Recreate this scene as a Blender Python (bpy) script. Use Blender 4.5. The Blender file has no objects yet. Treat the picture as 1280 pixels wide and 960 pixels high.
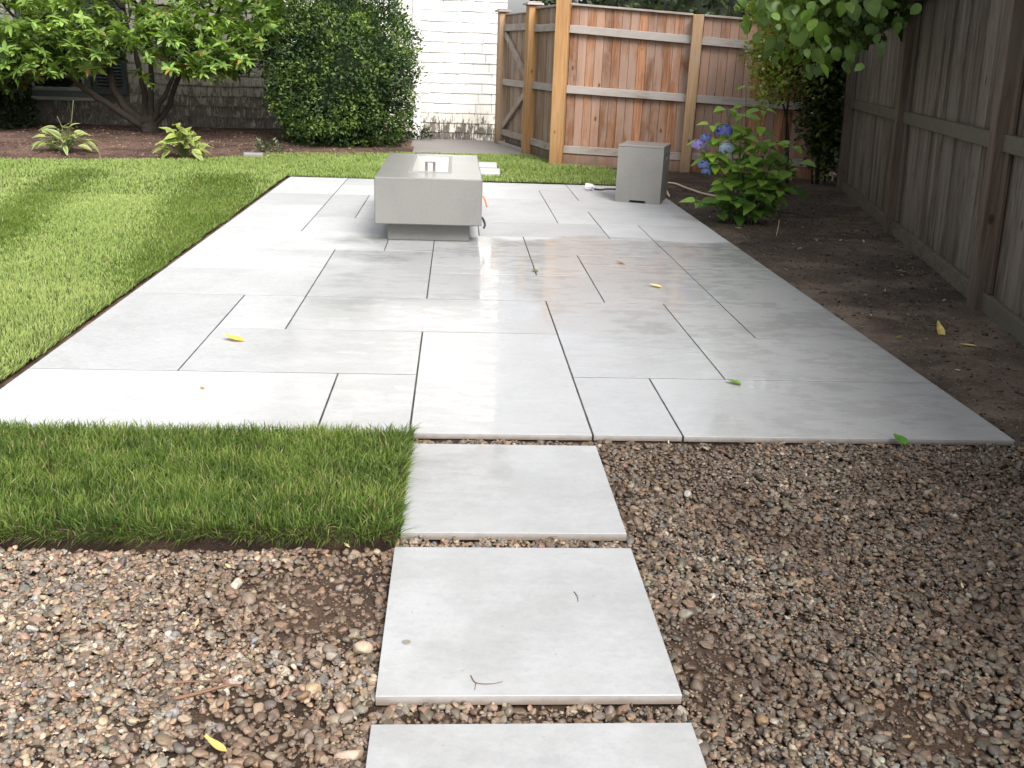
import bpy, bmesh, math, random
import numpy as np
from mathutils import Matrix, Vector, Quaternion

random.seed(7)
rng = np.random.default_rng(11)
S = bpy.context.scene
COL = S.collection

# ------------------------------------------------------------------ camera
cam_d = bpy.data.cameras.new('camera')
cam = bpy.data.objects.new('camera', cam_d)
COL.objects.link(cam)
cam_d.sensor_fit = 'HORIZONTAL'
cam_d.sensor_width = 36.0
cam_d.lens = 36.0 * 1200.0 / 1280.0
cam_d.clip_start = 0.05
cam_d.clip_end = 500.0
_f = Vector((0.06107456, 0.94424828, -0.32351984))
_r = Vector((0.99800815, -0.05263957, 0.03476783))
_u = Vector((-0.01579951, 0.32499886, 0.94558242))
cam.matrix_world = Matrix(((_r.x, _u.x, -_f.x, 0.0), (_r.y, _u.y, -_f.y, 0.0),
                           (_r.z, _u.z, -_f.z, 1.19), (0, 0, 0, 1)))
S.camera = cam

# ------------------------------------------------------------------ world, sun, exposure
SUN_DIR = Vector((0.30, -0.62, 0.72)).normalized()      # towards the sun: high, behind the camera, a little right
sun_el = math.asin(SUN_DIR.z)
sun_az = math.atan2(SUN_DIR.x, SUN_DIR.y)
world = bpy.data.worlds.new('World')
S.world = world
world.use_nodes = True
nt = world.node_tree
nt.nodes.clear()
wo = nt.nodes.new('ShaderNodeOutputWorld')
bg = nt.nodes.new('ShaderNodeBackground')
hs = nt.nodes.new('ShaderNodeHueSaturation')
sk = nt.nodes.new('ShaderNodeTexSky')
sk.sky_type = 'NISHITA'
sk.sun_disc = False
sk.sun_elevation = sun_el
sk.sun_rotation = sun_az
sk.dust_density = 4.0
hs.inputs['Saturation'].default_value = 0.22           # overcast: nearly grey sky
bg.inputs['Strength'].default_value = 0.15
nt.links.new(sk.outputs['Color'], hs.inputs['Color'])
nt.links.new(hs.outputs['Color'], bg.inputs['Color'])
nt.links.new(bg.outputs['Background'], wo.inputs['Surface'])

sun_d = bpy.data.lights.new('sun', 'SUN')
sun_d.energy = 2.7
sun_d.angle = math.radians(28)
sun_d.color = (1.0, 0.965, 0.92)
sun = bpy.data.objects.new('sun', sun_d)
COL.objects.link(sun)
sun.location = (3, -4, 9)
sun.rotation_euler = (-SUN_DIR).to_track_quat('-Z', 'Y').to_euler()

S.view_settings.view_transform = 'Standard'
S.view_settings.look = 'None'
S.view_settings.exposure = 0.84
S.view_settings.gamma = 1.0
S.view_settings.use_curve_mapping = False
S.render.engine = 'CYCLES'
S.cycles.max_bounces = 6
S.cycles.diffuse_bounces = 3
S.cycles.glossy_bounces = 3
S.cycles.transmission_bounces = 4
S.cycles.transparent_max_bounces = 4
S.cycles.caustics_reflective = False
S.cycles.caustics_refractive = False

# ------------------------------------------------------------------ helpers
def link(name, data, parent=None, loc=(0, 0, 0), rot=(0, 0, 0), scale=(1, 1, 1)):
    o = bpy.data.objects.new(name, data)
    COL.objects.link(o)
    if parent is not None:
        o.parent = parent
    o.location = loc
    o.rotation_euler = rot
    o.scale = scale
    return o

def tag(o, label, cat, group=None):
    o['label'] = label
    o['category'] = cat
    if group:
        o['group'] = group
    return o

def kind(o, k):
    o['kind'] = k
    return o

def thing(name, label, cat, loc=(0, 0, 0), rot=(0, 0, 0), group=None):
    o = link(name, None, None, loc, rot)
    o.empty_display_size = 0.1
    return tag(o, label, cat, group)

def npmesh(name, v, f, mat=None, smooth=False, col=None):
    """v (N,3); f: list of int arrays (M,k) - mixed polygon sizes allowed."""
    if isinstance(f, np.ndarray):
        f = [f]
    me = bpy.data.meshes.new(name)
    v = np.asarray(v, dtype=np.float32)
    me.vertices.add(len(v))
    me.vertices.foreach_set('co', v.ravel())
    loops = np.concatenate([a.ravel() for a in f]).astype(np.int32)
    sizes = np.concatenate([np.full(len(a), a.shape[1], dtype=np.int32) for a in f])
    starts = np.concatenate([[0], np.cumsum(sizes)[:-1]]).astype(np.int32)
    me.loops.add(len(loops))
    me.loops.foreach_set('vertex_index', loops)
    me.polygons.add(len(sizes))
    me.polygons.foreach_set('loop_start', starts)
    me.polygons.foreach_set('loop_total', sizes)
    me.polygons.foreach_set('use_smooth', np.full(len(sizes), smooth, dtype=bool))
    me.update(calc_edges=True)
    if col is not None:
        c = np.ones((len(v), 4), dtype=np.float32)
        c[:, :3] = col
        at = me.color_attributes.new('col', 'FLOAT_COLOR', 'POINT')
        at.data.foreach_set('color', c.ravel())
    if mat:
        me.materials.append(mat)
    return me

def bmmesh(name, bm, mat, smooth=False):
    me = bpy.data.meshes.new(name)
    bmesh.ops.recalc_face_normals(bm, faces=bm.faces)
    bm.to_mesh(me)
    bm.free()
    if smooth:
        for p in me.polygons:
            p.use_smooth = True
    if mat:
        me.materials.append(mat)
    return me

def add_box(bm, x0, x1, y0, y1, z0, z1, bev=0.0, mtx=None):
    m = Matrix.Translation(((x0 + x1) / 2, (y0 + y1) / 2, (z0 + z1) / 2)) @ Matrix.Diagonal((x1 - x0, y1 - y0, z1 - z0, 1))
    if mtx is not None:
        m = mtx @ m
    g = bmesh.ops.create_cube(bm, size=1.0, matrix=m)
    if bev > 0:
        es = list({e for v in g['verts'] for e in v.link_edges})
        bmesh.ops.bevel(bm, geom=es, offset=bev, segments=1, profile=0.7, affect='EDGES')

_boxes = {}
def box_mesh(name, sx, sy, sz, mat, bev=0.003):
    """box centred in x and y, standing on z = 0; shared between equal sizes"""
    key = (name, round(sx, 3), round(sy, 3), round(sz, 3), mat.name, bev)
    if key not in _boxes:
        bm = bmesh.new()
        add_box(bm, -sx / 2, sx / 2, -sy / 2, sy / 2, 0, sz, bev)
        _boxes[key] = bmmesh(name, bm, mat)
    return _boxes[key]

def tube(bm, pts, radii, n=7, cap=True):
    pts = [Vector(p) for p in pts]
    rings = []
    up = Vector((0.13, 0.21, 1)).normalized()
    for i, p in enumerate(pts):
        d = (pts[min(i + 1, len(pts) - 1)] - pts[max(i - 1, 0)]).normalized()
        a = d.cross(up)
        if a.length < 0.05:
            a = d.cross(Vector((1, 0, 0)))
        a.normalize()
        b = d.cross(a)
        r = radii[i] if hasattr(radii, '__len__') else radii
        rings.append([bm.verts.new(p + a * (math.cos(t) * r) + b * (math.sin(t) * r))
                      for t in [2 * math.pi * k / n for k in range(n)]])
    for i in range(len(rings) - 1):
        for k in range(n):
            bm.faces.new((rings[i][k], rings[i][(k + 1) % n], rings[i + 1][(k + 1) % n], rings[i + 1][k]))
    if cap:
        bm.faces.new(rings[0][::-1])
        bm.faces.new(rings[-1])

def smooth_path(pts, n=6):
    """Catmull-Rom through the points"""
    P = [Vector(p) for p in pts]
    P = [P[0] * 2 - P[1]] + P + [P[-1] * 2 - P[-2]]
    out = []
    for i in range(1, len(P) - 2):
        for k in range(n):
            t = k / n
            a, b, c, d = P[i - 1], P[i], P[i + 1], P[i + 2]
            out.append(0.5 * ((2 * b) + (c - a) * t + (2 * a - 5 * b + 4 * c - d) * t * t + (3 * b - a - 3 * c + d) * t ** 3))
    out.append(P[-2])
    return out

# value noise (numpy) for terrain and clumping
def _hash(ix, iy, seed):
    n = (ix * 374761393 + iy * 668265263 + seed * 974634533) & 0x7fffffff
    n = ((n ^ (n >> 13)) * 1274126177) & 0x7fffffff
    return ((n ^ (n >> 16)) & 0xffff) / 65535.0

def vnoise(x, y, seed=0):
    x = np.asarray(x, dtype=np.float64); y = np.asarray(y, dtype=np.float64)
    ix = np.floor(x).astype(np.int64); iy = np.floor(y).astype(np.int64)
    fx = x - ix; fy = y - iy
    fx = fx * fx * (3 - 2 * fx); fy = fy * fy * (3 - 2 * fy)
    a = _hash(ix, iy, seed); b = _hash(ix + 1, iy, seed)
    c = _hash(ix, iy + 1, seed); d = _hash(ix + 1, iy + 1, seed)
    return (a * (1 - fx) + b * fx) * (1 - fy) + (c * (1 - fx) + d * fx) * fy

def fbm(x, y, seed=0, oct=4):
    s = 0; a = 0.5; t = 0
    for i in range(oct):
        s = s + a * vnoise(np.asarray(x) * 2 ** i, np.asarray(y) * 2 ** i, seed + i * 17)
        t += a; a *= 0.5
    return s / t

def in_poly(x, y, poly):
    x = np.asarray(x); y = np.asarray(y)
    ins = np.zeros(x.shape, dtype=bool)
    n = len(poly)
    for i in range(n):
        x0, y0 = poly[i]; x1, y1 = poly[(i + 1) % n]
        c = ((y0 > y) != (y1 > y)) & (x < (x1 - x0) * (y - y0) / (y1 - y0 + 1e-12) + x0)
        ins ^= c
    return ins

def terrain(name, poly, step, zf, mat, k='structure'):
    xs = [p[0] for p in poly]; ys = [p[1] for p in poly]
    nx = int((max(xs) - min(xs)) / step) + 2; ny = int((max(ys) - min(ys)) / step) + 2
    X, Y = np.meshgrid(min(xs) + np.arange(nx) * step, min(ys) + np.arange(ny) * step)
    v = np.stack([X.ravel(), Y.ravel(), zf(X.ravel(), Y.ravel())], -1)
    i, j = np.meshgrid(np.arange(nx - 1), np.arange(ny - 1))
    a = (j * nx + i).ravel()
    f = np.stack([a, a + 1, a + nx + 1, a + nx], -1)
    c = v[f].mean(1)
    f = f[in_poly(c[:, 0], c[:, 1], poly)]
    used = np.unique(f); re = np.full(len(v), -1); re[used] = np.arange(len(used))
    o = link(name, npmesh(name, v[used], re[f], mat, True))
    return kind(o, k)

# ------------------------------------------------------------------ materials
class NT:
    def __init__(self, name):
        self.m = bpy.data.materials.new(name)
        self.m.use_nodes = True
        self.t = self.m.node_tree
        self.t.nodes.clear()
        self.out = self.n('ShaderNodeOutputMaterial')
    def n(self, typ, **kw):
        x = self.t.nodes.new(typ)
        for k, v in kw.items():
            setattr(x, k, v)
        return x
    def set(self, sock, val):
        if hasattr(val, 'is_output') or isinstance(val, bpy.types.NodeSocket):
            self.t.links.new(val, sock)
        elif isinstance(val, (tuple, list)) and len(val) == 3 and sock.type == 'RGBA':
            sock.default_value = (*val, 1)
        else:
            sock.default_value = val
    def pos(self):
        return self.n('ShaderNodeNewGeometry').outputs['Position']
    def rand(self):
        return self.n('ShaderNodeObjectInfo').outputs['Random']
    def mapping(self, vec, scale=(1, 1, 1), loc=(0, 0, 0), rot=(0, 0, 0)):
        x = self.n('ShaderNodeMapping')
        self.set(x.inputs['Vector'], vec); self.set(x.inputs['Scale'], scale)
        self.set(x.inputs['Location'], loc); self.set(x.inputs['Rotation'], rot)
        return x.outputs['Vector']
    def offset(self, vec, amount, k=37.0):
        s = self.n('ShaderNodeVectorMath', operation='SCALE')
        s.inputs[0].default_value = (k, k * 0.7, k * 1.3)
        self.set(s.inputs['Scale'], amount)
        a = self.n('ShaderNodeVectorMath', operation='ADD')
        self.set(a.inputs[0], vec); self.set(a.inputs[1], s.outputs[0])
        return a.outputs[0]
    def noise(self, vec, scale=5.0, detail=4.0, rough=0.55, dist=0.0, fac=True):
        x = self.n('ShaderNodeTexNoise')
        self.set(x.inputs['Vector'], vec); x.inputs['Scale'].default_value = scale
        x.inputs['Detail'].default_value = detail; x.inputs['Roughness'].default_value = rough
        x.inputs['Distortion'].default_value = dist
        return x.outputs['Fac' if fac else 'Color']
    def ramp(self, fac, stops, interp='LINEAR'):
        x = self.n('ShaderNodeValToRGB')
        x.color_ramp.interpolation = interp
        el = x.color_ramp.elements
        while len(el) < len(stops):
            el.new(0.5)
        for e, (p, c) in zip(el, stops):
            e.position = p
            e.color = (*c, 1) if isinstance(c, (tuple, list)) else (c, c, c, 1)
        self.set(x.inputs['Fac'], fac)
        return x.outputs['Color']
    def mix(self, fac, a, b, mode='MIX'):
        x = self.n('ShaderNodeMix', data_type='RGBA', blend_type=mode)
        self.set(x.inputs[0], fac); self.set(x.inputs[6], a); self.set(x.inputs[7], b)
        return x.outputs[2]
    def math(self, op, a, b=0.0, c=0.0, clamp=False):
        x = self.n('ShaderNodeMath', operation=op)
        x.use_clamp = clamp
        self.set(x.inputs[0], a); self.set(x.inputs[1], b)
        if len(x.inputs) > 2:
            self.set(x.inputs[2], c)
        return x.outputs[0]
    def mrange(self, v, a, b, c=0.0, d=1.0, smooth=True):
        x = self.n('ShaderNodeMapRange')
        x.interpolation_type = 'SMOOTHSTEP' if smooth else 'LINEAR'
        self.set(x.inputs['Value'], v)
        for k, val in zip(('From Min', 'From Max', 'To Min', 'To Max'), (a, b, c, d)):
            self.set(x.inputs[k], val)
        return x.outputs['Result']
    def xyz(self, vec):
        x = self.n('ShaderNodeSeparateXYZ'); self.set(x.inputs[0], vec)
        return x.outputs
    def bump(self, h, strength=0.3, dist=0.01, normal=None):
        x = self.n('ShaderNodeBump')
        self.set(x.inputs['Strength'], strength); x.inputs['Distance'].default_value = dist
        self.set(x.inputs['Height'], h)
        if normal is not None:
            self.set(x.inputs['Normal'], normal)
        return x.outputs['Normal']
    def bsdf(self, color, rough=0.6, normal=None, spec=0.5, metal=0.0, **kw):
        x = self.n('ShaderNodeBsdfPrincipled')
        self.set(x.inputs['Base Color'], color); self.set(x.inputs['Roughness'], rough)
        self.set(x.inputs['Specular IOR Level'], spec); self.set(x.inputs['Metallic'], metal)
        if normal is not None:
            self.set(x.inputs['Normal'], normal)
        for k, v in kw.items():
            self.set(x.inputs[k], v)
        return x.outputs[0]
    def done(self, shader):
        self.t.links.new(shader, self.out.inputs['Surface'])
        return self.m

def mat_soil(name, dark, light, scale=3.0, damp=None, bump=0.5):
    n = NT(name); p = n.pos()
    big = n.noise(p, scale * 0.35, 4, 0.6, 0.4)
    fine = n.noise(p, scale * 22, 5, 0.7)
    mid = n.noise(p, scale * 4, 4, 0.6)
    v = n.math('ADD', n.math('MULTIPLY', big, 0.55), n.math('ADD', n.math('MULTIPLY', mid, 0.25), n.math('MULTIPLY', fine, 0.3)))
    c = n.ramp(v, [(0.36, dark), (0.56, tuple(0.5 * (a + b) for a, b in zip(dark, light))), (0.72, light)])
    damp = n.mrange(n.noise(n.mapping(p, (1, 1.5, 1)), scale * 0.55, 4, 0.6, 0.6), 0.44, 0.58, 0.55, 1.0)
    c = n.mix(1.0, c, damp, 'MULTIPLY')
    spk = n.noise(p, scale * 60, 2, 0.5)
    c = n.mix(n.mrange(spk, 0.66, 0.74), c, tuple(min(1, x * 2.2 + 0.02) for x in light))
    nm = n.bump(n.math('ADD', n.math('MULTIPLY', mid, 0.6), fine), bump, 0.02)
    rough = n.mrange(big, 0.35, 0.65, 0.75, 0.95)
    return n.done(n.bsdf(c, rough, nm, 0.25))

def wet_mask(n, p):
    """where rain water still lies on the paving"""
    x, y, z = n.xyz(p)[0:3]
    nz = n.noise(n.mapping(p, (1, 1.6, 1)), 1.3, 5, 0.6, 0.3)
    w = n.math('MULTIPLY', n.math('SUBTRACT', nz, 0.5), 1.1)
    mx = n.mrange(n.math('ADD', x, w), -0.95, -0.35)
    my = n.mrange(n.math('ADD', y, n.math('MULTIPLY', w, 1.1)), 6.50, 6.68, 1.0, 0.0)
    ml = n.mrange(n.math('ADD', n.math('ADD', y, n.math('MULTIPLY', x, 1.2)), w), 1.3, 2.3, 0.75, 1.0)
    return n.math('MULTIPLY', n.math('MULTIPLY', mx, my), ml)

def mat_paver(name, film_dirt_dim=0.0):
    n = NT(name); p = n.pos(); r = n.rand()
    po = n.offset(p, r)
    cloud = n.noise(po, 2.6, 5, 0.6, 0.6)
    grain = n.noise(po, 150, 3, 0.65)
    mott = n.noise(n.mapping(po, (1.0, 1.3, 1), rot=(0, 0, 0.6)), 42, 5, 0.7, 0.4)
    vein = n.noise(n.mapping(po, (1.0, 3.0, 1), rot=(0, 0, 0.7)), 5.0, 6, 0.65, 1.6)
    v = n.math('ADD', n.math('ADD', n.math('MULTIPLY', cloud, 0.30), n.math('MULTIPLY', mott, 0.34)), n.math('ADD', n.math('MULTIPLY', vein, 0.18), n.math('MULTIPLY', grain, 0.18)))
    c = n.ramp(v, [(0.36, (0.335, 0.34, 0.345)), (0.50, (0.432, 0.437, 0.445)), (0.64, (0.51, 0.514, 0.522))])
    c = n.mix(1.0, c, n.ramp(r, [(0, 0.88), (0.5, 1.0), (1, 1.07)]), 'MULTIPLY')
    # specks of dirt and dried spots
    dirt = n.mrange(n.noise(p, 55, 2, 0.4), 0.715, 0.76)
    c = n.mix(n.math('MULTIPLY', dirt, 0.5), c, (0.22, 0.19, 0.16))
    stain = n.mrange(n.noise(n.mapping(p, (1, 2, 1)), 5.5, 4, 0.6), 0.64, 0.80)
    c = n.mix(n.math('MULTIPLY', stain, 0.22), c, (0.36, 0.30, 0.24))
    if film_dirt_dim:
        c = n.mix(n.math('MULTIPLY', n.mrange(n.noise(p, 4.5, 5, 0.65), 0.25, 0.75), film_dirt_dim), c, (0.20, 0.197, 0.185))  # dirt film, deepened to dim the light on the near slabs
    wet = wet_mask(n, p)
    film = n.noise(n.mapping(p, (1, 2.2, 1)), 7.0, 4, 0.6)
    c = n.mix(n.math('MULTIPLY', wet, 0.42), c, (0.27, 0.272, 0.268))
    # vertical faces, browner and darker towards the foot
    nz = n.xyz(n.n('ShaderNodeNewGeometry').outputs['Normal'])[2]
    side = n.mrange(n.math('ABSOLUTE', nz), 0.25, 0.5, 1.0, 0.0)
    zz = n.math('ADD', n.xyz(p)[2], n.math('MULTIPLY', n.math('SUBTRACT', n.noise(p, 30, 4, 0.6), 0.5), 0.016))
    mud = n.mrange(zz, -0.020, -0.002, 0.95, 0.2)
    c = n.mix(n.math('MULTIPLY', side, mud), c, (0.20, 0.155, 0.12))
    relief = n.noise(n.mapping(p, (5, 14, 5)), 2.0, 5, 0.6, 0.6)
    h = n.math('ADD', n.math('MULTIPLY', relief, 1.0), n.math('MULTIPLY', grain, 0.15))
    nm = n.bump(h, n.mrange(wet, 0, 1, 0.20, 0.05), 0.006)
    rough = n.mrange(wet, 0.0, 1.0, 0.5, 0.34, smooth=False)
    nmc = n.bump(n.noise(n.mapping(p, (2.2, 7, 2)), 2.6, 5, 0.6, 0.5), 0.085, 0.006)
    top = n.mrange(nz, 0.97, 0.99)
    pud = n.mrange(n.math('ADD', film, n.math('MULTIPLY', n.math('SUBTRACT', n.noise(n.mapping(p, (1, 1.5, 1)), 1.9, 4, 0.6), 0.5), 0.9)), 0.44, 0.62)
    coat = n.math('MULTIPLY', n.math('MULTIPLY', wet, top), n.mrange(pud, 0, 1, 0.60, 1.0))
    cr = n.mrange(pud, 0, 1, 0.16, 0.02)
    return n.done(n.bsdf(c, rough, nm, 0.4,
                         **{'Coat Weight': coat, 'Coat Roughness': cr, 'Coat IOR': 1.65, 'Coat Normal': nmc}))

def mat_leaf(name, rough=0.45, trans=0.3, vary=0.25, spec=0.4):
    n = NT(name)
    a = n.n('ShaderNodeAttribute', attribute_name='col').outputs['Color']
    r = n.rand()
    p = n.pos()
    a = n.mix(1.0, a, n.ramp(r, [(0, 1 - vary), (1, 1 + vary)]), 'MULTIPLY')
    a = n.mix(1.0, a, n.ramp(n.noise(p, 30, 3, 0.6), [(0.3, 0.85), (0.7, 1.12)]), 'MULTIPLY')
    s = n.bsdf(a, rough, None, spec)
    t = n.n('ShaderNodeBsdfTranslucent')
    n.set(t.inputs['Color'], n.mix(1.0, a, (1.25, 1.2, 0.55), 'MULTIPLY'))
    mx = n.n('ShaderNodeMixShader')
    mx.inputs[0].default_value = trans
    n.t.links.new(s, mx.inputs[1]); n.t.links.new(t.outputs[0], mx.inputs[2])
    return n.done(mx.outputs[0])

def mat_wood(name, cols, axis='z', weather=(0.30, 0.27, 0.25), wamt=0.5, vary=0.3, rough=0.8, grain=1.0, low_stain=0.0):
    """cols: dark, mid, light wood; grain runs along axis"""
    n = NT(name); p = n.pos(); r = n.rand()
    po = n.offset(p, r, 11.0)
    sc = {'z': (1, 1, 0.045), 'x': (0.05, 0.4, 1)}[axis]
    g = n.noise(n.mapping(po, sc), 75, 4, 0.65, 0.3)
    g2 = n.noise(n.mapping(po, sc), 18, 4, 0.6, 0.5)
    v = n.math('ADD', n.math('MULTIPLY', g, 0.5 * grain), n.math('MULTIPLY', g2, 0.5 + 0.5 * (1 - grain)))
    c = n.ramp(v, [(0.32, cols[0]), (0.5, cols[1]), (0.68, cols[2])])
    c = n.mix(1.0, c, n.ramp(n.math('FRACT', n.math('MULTIPLY', r, 7.31)), [(0, 1 - vary), (0.5, 1.0), (1, 1 + vary)]), 'MULTIPLY')
    wz = n.noise(n.mapping(po, (1, 1, 0.35) if axis == 'z' else (0.4, 1, 1)), 5, 4, 0.65, 0.4)
    wr = n.math('ADD', wz, n.math('MULTIPLY', n.math('SUBTRACT', n.math('FRACT', n.math('MULTIPLY', r, 13.7)), 0.5), 0.35))
    c = n.mix(n.math('MULTIPLY', n.mrange(wr, 0.38, 0.62), wamt), c, weather)
    knot = n.n('ShaderNodeTexVoronoi')
    n.set(knot.inputs['Vector'], n.mapping(po, (1, 1, 0.5) if axis == 'z' else (0.5, 1, 1)))
    knot.inputs['Scale'].default_value = 5.5
    c = n.mix(n.mrange(knot.outputs['Distance'], 0.05, 0.10, 0.75, 0.0), c, tuple(x * 0.35 for x in cols[0]))
    if low_stain > 0:
        z = n.xyz(p)[2]
        zz = n.math('ADD', z, n.math('MULTIPLY', n.noise(n.mapping(po, (1, 1, 0.3)), 14, 4, 0.6), 0.3))
        c = n.mix(n.mrange(zz, 0.1, 0.45, low_stain, 0.0), c, (0.035, 0.03, 0.022))
    nm = n.bump(v, 0.35, 0.006)
    return n.done(n.bsdf(c, rough, nm, 0.25))

def mat_plain(name, col, rough=0.6, spec=0.5, metal=0.0, var=0.08, scale=20.0, bump=0.05):
    n = NT(name); p = n.pos()
    z = n.noise(p, scale, 4, 0.6)
    c = n.mix(1.0, (*col,), n.ramp(z, [(0.3, 1 - var), (0.7, 1 + var)]), 'MULTIPLY')
    return n.done(n.bsdf(c, rough, n.bump(z, bump, 0.01), spec, metal))

def mat_concrete(name, col, wet_top=True):
    n = NT(name); p = n.pos()
    a = n.noise(p, 3.0, 5, 0.6); b = n.noise(p, 60, 4, 0.65)
    v = n.math('ADD', n.math('MULTIPLY', a, 0.6), n.math('MULTIPLY', b, 0.4))
    c = n.ramp(v, [(0.34, tuple(x * 0.88 for x in col)), (0.5, col), (0.66, tuple(x * 1.08 for x in col))])
    drip = n.noise(n.mapping(p, (1, 1, 0.12)), 16, 4, 0.6)
    c = n.mix(n.mrange(drip, 0.55, 0.72, 0.0, 0.16), c, tuple(x * 0.72 for x in col))
    pit = n.mrange(n.noise(p, 110, 2, 0.5), 0.68, 0.73)
    c = n.mix(n.math('MULTIPLY', pit, 0.5), c, tuple(x * 0.45 for x in col))
    up = n.xyz(n.n('ShaderNodeNewGeometry').outputs['Normal'])[2]
    rough = n.mrange(up, 0.6, 0.9, 0.72, 0.4 if wet_top else 0.72)            # rain has wetted the upward faces
    wetc = n.mrange(up, 0.8, 0.95, 0.0, 0.75 if wet_top else 0.0)
    return n.done(n.bsdf(c, rough, n.bump(b, 0.05, 0.004), 0.5, **{'Coat Weight': wetc, 'Coat Roughness': 0.22, 'Coat IOR': 1.7}))

def mat_shingle(name):
    n = NT(name); p = n.pos(); r = n.rand()
    x, y, z = n.xyz(p)[0:3]
    po = n.offset(p, r, 5.0)
    streak = n.noise(n.mapping(po, (1, 1, 0.16)), 34, 5, 0.7, 0.4)
    blotch = n.noise(po, 5, 4, 0.6)
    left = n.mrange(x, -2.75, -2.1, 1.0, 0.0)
    # how far the paint has come away: at the splash zone near the ground, and more under the tree, where it also deepens the shade
    low = n.mrange(n.math('ADD', z, n.math('MULTIPLY', n.math('SUBTRACT', blotch, 0.5), 0.5)), 0.0, 0.70, 0.235, 0.0)
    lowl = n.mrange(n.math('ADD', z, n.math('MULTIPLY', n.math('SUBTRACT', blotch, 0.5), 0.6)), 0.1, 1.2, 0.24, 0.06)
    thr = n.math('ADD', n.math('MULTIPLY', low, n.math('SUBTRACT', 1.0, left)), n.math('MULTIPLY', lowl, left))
    v = n.math('ADD', n.math('MULTIPLY', streak, 0.6), n.math('MULTIPLY', blotch, 0.4))
    peel = n.mrange(n.math('ADD', v, thr), 0.655, 0.70)
    paint = n.mix(left, (0.72, 0.712, 0.695), (0.36, 0.35, 0.315))  # left colour holds grime plus painted-in shade of the tree
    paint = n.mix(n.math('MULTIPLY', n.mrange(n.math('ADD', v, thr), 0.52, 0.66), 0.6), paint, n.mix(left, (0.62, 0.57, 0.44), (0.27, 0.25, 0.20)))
    wood = n.ramp(streak, [(0.35, (0.025, 0.022, 0.018)), (0.6, (0.16, 0.14, 0.12))])
    c = n.mix(peel, paint, wood)
    nm = n.bump(n.math('SUBTRACT', n.math('MULTIPLY', streak, 0.5), n.math('MULTIPLY', peel, 0.6)), 0.4, 0.004)
    return n.done(n.bsdf(c, 0.65, nm, 0.3))

def mat_attr(name, rough=0.6, spec=0.4, scale=80, var=0.2, bump=0.2):
    n = NT(name); p = n.pos()
    a = n.n('ShaderNodeAttribute', attribute_name='col').outputs['Color']
    z = n.noise(p, scale, 4, 0.65)
    a = n.mix(1.0, a, n.ramp(z, [(0.3, 1 - var), (0.7, 1 + var)]), 'MULTIPLY')
    return n.done(n.bsdf(a, rough, n.bump(z, bump, 0.003), spec))

M = {}
M['ground'] = mat_soil('ground_soil', (0.045, 0.032, 0.024), (0.12, 0.09, 0.07))
M['gravel_soil'] = mat_soil('gravel_soil', (0.030, 0.019, 0.013), (0.10, 0.062, 0.042), 6.0)
M['right_soil'] = mat_soil('planting_soil', (0.022, 0.016, 0.012), (0.20, 0.152, 0.118), 2.0)
M['mulch'] = mat_soil('mulch', (0.055, 0.034, 0.026), (0.17, 0.105, 0.08), 3.0)
M['lawn_soil'] = mat_soil('lawn_thatch', (0.05, 0.06, 0.02), (0.10, 0.14, 0.035), 4.0)
M['sod_soil'] = mat_soil('sod_soil', (0.025, 0.016, 0.011), (0.10, 0.06, 0.04), 8.0, bump=0.9)
M['edge_soil'] = mat_soil('edge_soil', (0.085, 0.055, 0.038), (0.23, 0.15, 0.10), 8.0)
M['paver'] = mat_paver('porcelain_paving')
M['slab'] = mat_paver('dimmed_paving', 0.45)  # path slabs: darker copy of the paving, brightness toned down in colour
M['joint'] = mat_soil('joint_sand', (0.035, 0.035, 0.034), (0.11, 0.105, 0.10), 10.0)
M['leaf'] = mat_leaf('leaf')
M['leaf_gloss'] = mat_leaf('glossy_leaf', 0.48, 0.25, 0.2, 0.3)
M['grass'] = mat_leaf('grass_blade', 0.55, 0.35, 0.0, 0.25)
M['stone'] = mat_attr('pebble', 0.55, 0.4, 120, 0.22, 0.15)
M['petal'] = mat_leaf('petal', 0.6, 0.3, 0.12, 0.2)
M['deadleaf'] = mat_leaf('fallen_leaf', 0.6, 0.15, 0.1, 0.3)
M['cedar'] = mat_wood('cedar_board', ((0.13, 0.055, 0.028), (0.31, 0.15, 0.082), (0.45, 0.255, 0.15)), 'z', (0.37, 0.275, 0.23), 0.60, 0.34, low_stain=0.5)
M['cedar_gray'] = mat_wood('weathered_cedar_board', ((0.14, 0.085, 0.052), (0.27, 0.18, 0.12), (0.38, 0.28, 0.20)), 'z', (0.33, 0.29, 0.26), 0.7, 0.18, low_stain=0.6)
M['rail'] = mat_wood('fence_rail', ((0.21, 0.165, 0.14), (0.33, 0.28, 0.25), (0.43, 0.38, 0.345)), 'x', (0.40, 0.37, 0.35), 0.6, 0.12)
M['brace'] = mat_wood('gate_brace', ((0.21, 0.165, 0.14), (0.33, 0.27, 0.23), (0.42, 0.36, 0.32)), 'z', (0.38, 0.35, 0.33), 0.6, 0.12)
M['post'] = mat_wood('golden_post', ((0.27, 0.135, 0.05), (0.42, 0.23, 0.095), (0.53, 0.32, 0.15)), 'z', (0.36, 0.24, 0.13), 0.35, 0.05, low_stain=0.25)
M['post_pale'] = mat_wood('weathered_post', ((0.26, 0.15, 0.08), (0.40, 0.26, 0.15), (0.48, 0.34, 0.22)), 'z', (0.36, 0.29, 0.23), 0.6, 0.05, low_stain=0.4)
M['old'] = mat_wood('old_fence_board', ((0.028, 0.021, 0.016), (0.10, 0.079, 0.063), (0.225, 0.188, 0.158)), 'z', (0.185, 0.162, 0.14), 0.6, 0.34, low_stain=0.3)
M['old_post'] = mat_wood('old_fence_post', ((0.06, 0.042, 0.03), (0.11, 0.08, 0.06), (0.16, 0.125, 0.10)), 'z', (0.14, 0.12, 0.10), 0.6, 0.12, low_stain=0.2)
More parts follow.
